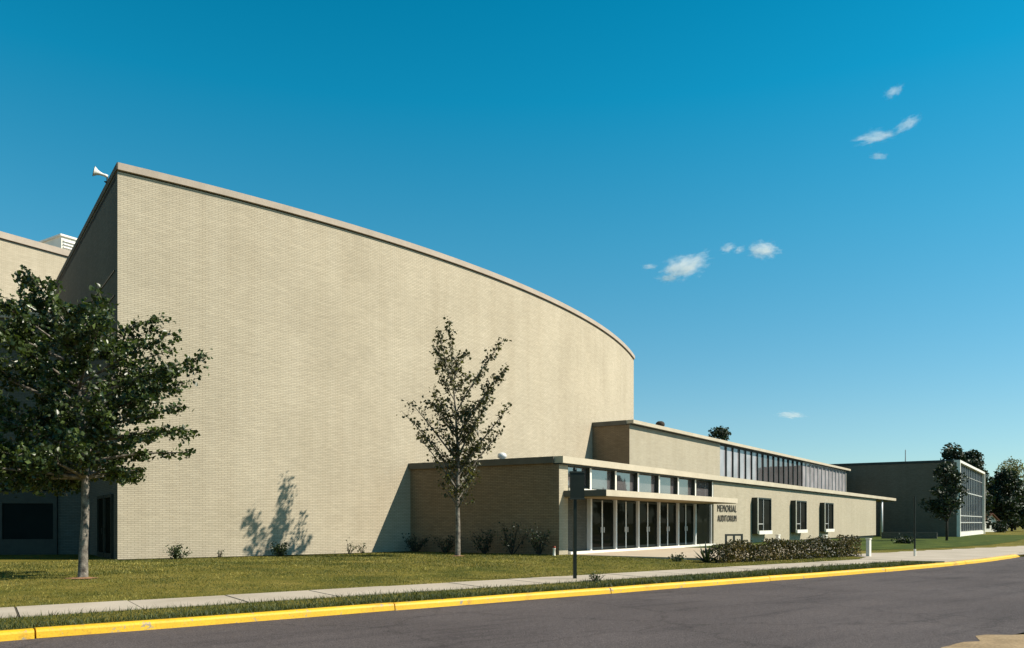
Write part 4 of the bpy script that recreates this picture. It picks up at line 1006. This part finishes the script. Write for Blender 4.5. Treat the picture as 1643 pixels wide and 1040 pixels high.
# ------------------------------------------------------------------ clouds (volumes far away)
def mat_cloud(seed, dens):
    m = bpy.data.materials.new('cloud_vapour'); m.use_nodes = True; nt = m.node_tree; nt.nodes.clear()
    out = nt.nodes.new('ShaderNodeOutputMaterial'); pv = nt.nodes.new('ShaderNodeVolumePrincipled')
    pv.inputs['Color'].default_value = (1, 1, 1, 1); pv.inputs['Anisotropy'].default_value = 0.2
    tc = nt.nodes.new('ShaderNodeTexCoord')
    mp = nt.nodes.new('ShaderNodeMapping'); mp.inputs['Location'].default_value = (seed * 3.7, seed * 1.9, seed * 0.7)
    nt.links.new(tc.outputs['Object'], mp.inputs['Vector'])
    n = noise(nt, 2.9, 8, 0.66, mp.outputs[0])
    ln = nt.nodes.new('ShaderNodeVectorMath'); ln.operation = 'LENGTH'; nt.links.new(tc.outputs['Object'], ln.inputs[0])
    mr = nt.nodes.new('ShaderNodeMapRange'); mr.inputs[1].default_value = 0.1; mr.inputs[2].default_value = 1.0; mr.inputs[3].default_value = 0.22; mr.inputs[4].default_value = -0.24
    nt.links.new(ln.outputs['Value'], mr.inputs[0])
    ad = nt.nodes.new('ShaderNodeMath'); ad.operation = 'ADD'; nt.links.new(n.outputs['Fac'], ad.inputs[0]); nt.links.new(mr.outputs[0], ad.inputs[1])
    m2 = nt.nodes.new('ShaderNodeMapRange'); m2.inputs[1].default_value = 0.49; m2.inputs[2].default_value = 0.70; m2.inputs[3].default_value = 0; m2.inputs[4].default_value = dens
    nt.links.new(ad.outputs[0], m2.inputs[0]); nt.links.new(m2.outputs[0], pv.inputs['Density'])
    nt.links.new(pv.outputs[0], out.inputs['Volume'])
    return m
CD = 1500.0
def cloud(px, py, hwx, hwy, label, dens, seed, tilt=0.0, dist=CD):
    c = Vector(((px - 821.5) / 1300 * dist, dist, EYE + (838.5 - py) / 1300 * dist)); sc = dist / 1300
    me = bpy.data.meshes.new('cloud'); import bmesh
    bm = bmesh.new(); bmesh.ops.create_icosphere(bm, subdivisions=3, radius=1.0); bm.to_mesh(me); bm.free()
    me.materials.append(mat_cloud(seed, dens))
    o = bpy.data.objects.new('cloud', me); COL.objects.link(o); o.location = c; o.scale = (hwx * sc, (hwx + hwy) / 2 * sc, hwy * sc); o.rotation_euler = (0, -tilt, 0)
    tag(o, label, 'cloud', 'small clouds over the roofs')
DN = 0.034
cloud(1100, 427, 62, 30, 'largest puffy cloud, middle of the sky right of the curved wall', DN, 1, 0.3)
cloud(1070, 447, 26, 10, 'small streak of cloud just under the largest one', DN * 1.3, 2, -0.05)
cloud(1224, 402, 42, 20, 'second puffy cloud, right of the largest one', DN * 1.3, 3, -0.1)
cloud(1168, 398, 22, 12, 'wisp of cloud between the two puffy clouds', DN, 4, 0.4)
cloud(1042, 428, 22, 7, 'small flat wisp left of the largest cloud', DN, 10, 0.05)
cloud(1187, 401, 16, 10, 'tiny puff of cloud touching the second puffy cloud', DN, 11, 0.3)
cloud(1405, 220, 58, 12, 'long thin cloud wisp, high in the upper right sky', DN * 0.8, 5, 0.12)
cloud(1455, 200, 36, 16, 'faint ragged cloud touching the long thin wisp', DN * 0.6, 6, 0.5)
cloud(1410, 251, 24, 8, 'small flat cloud below the long thin wisp', DN * 0.9, 7, -0.1)
cloud(1434, 147, 26, 14, 'topmost faint cloud in the upper right sky', DN * 0.7, 8, 0.4)
cloud(1270, 666, 38, 9, 'lowest flat cloud, just above the window-ribbon block', DN * 1.2, 9, -0.08)

# ------------------------------------------------------------------ light, sky, camera
SUN_EL, SUN_AZ = math.radians(43.5), math.radians(-3.5)      # azimuth measured from +X towards +Y
L = Vector((math.cos(SUN_EL) * math.cos(SUN_AZ), math.cos(SUN_EL) * math.sin(SUN_AZ), math.sin(SUN_EL)))
sl = bpy.data.lights.new('sun', 'SUN'); sl.energy = 4.6; sl.angle = math.radians(0.5); sl.color = (1.0, 0.93, 0.80)
so = bpy.data.objects.new('sun', sl); COL.objects.link(so); so.rotation_euler = L.to_track_quat('Z', 'Y').to_euler()
w = bpy.data.worlds.new('World'); scene.world = w; w.use_nodes = True; nt = w.node_tree
sky = nt.nodes.new('ShaderNodeTexSky'); sky.sky_type = 'NISHITA'; sky.sun_disc = False
sky.sun_elevation = SUN_EL; sky.sun_rotation = PI / 2 - SUN_AZ
sky.air_density = 1.0; sky.dust_density = 0.0; sky.ozone_density = 3.0
tint = nt.nodes.new('ShaderNodeMix'); tint.data_type = 'RGBA'; tint.blend_type = 'MULTIPLY'; tint.inputs[0].default_value = 1.0

tcw = nt.nodes.new('ShaderNodeTexCoord'); sx_ = nt.nodes.new('ShaderNodeSeparateXYZ'); nt.links.new(tcw.outputs['Generated'], sx_.inputs[0])
tr_ = ramp(nt, [(0.0, (0.76, 0.86, 0.90)), (0.12, (0.68, 0.95, 0.92)), (0.32, (0.30, 1.10, 1.06)), (0.46, (0.04, 1.13, 1.13)), (0.58, (0.0, 1.02, 1.03)), (0.74, (0.16, 0.5, 0.52)), (1.0, (0.2, 0.36, 0.38))])
nt.links.new(sx_.outputs['Z'], tr_.inputs['Fac']); nt.links.new(tr_.outputs['Color'], tint.inputs[7])
nt.links.new(sky.outputs[0], tint.inputs[6])
nt.links.new(tint.outputs[2], nt.nodes['Background'].inputs['Color']); nt.nodes['Background'].inputs['Strength'].default_value = 0.075

cam = bpy.data.cameras.new('camera'); co = bpy.data.objects.new('camera', cam); COL.objects.link(co)
co.location = (0, 0, EYE); co.rotation_euler = (PI / 2, 0, 0)
cam.sensor_fit = 'HORIZONTAL'; cam.sensor_width = 36.0; cam.lens = 36.0 * 1300 / 1643
cam.shift_x = 0.0; cam.shift_y = (838.5 - 520) / 1643
cam.clip_start = 0.1; cam.clip_end = 8000
scene.camera = co
scene.view_settings.view_transform = 'Standard'; scene.view_settings.look = 'None'
scene.view_settings.exposure = 0.72; scene.view_settings.gamma = 1.0
scene.cycles.use_denoising = True
scene.cycles.max_bounces = 6; scene.cycles.volume_bounces = 4; scene.cycles.volume_step_rate = 1.0
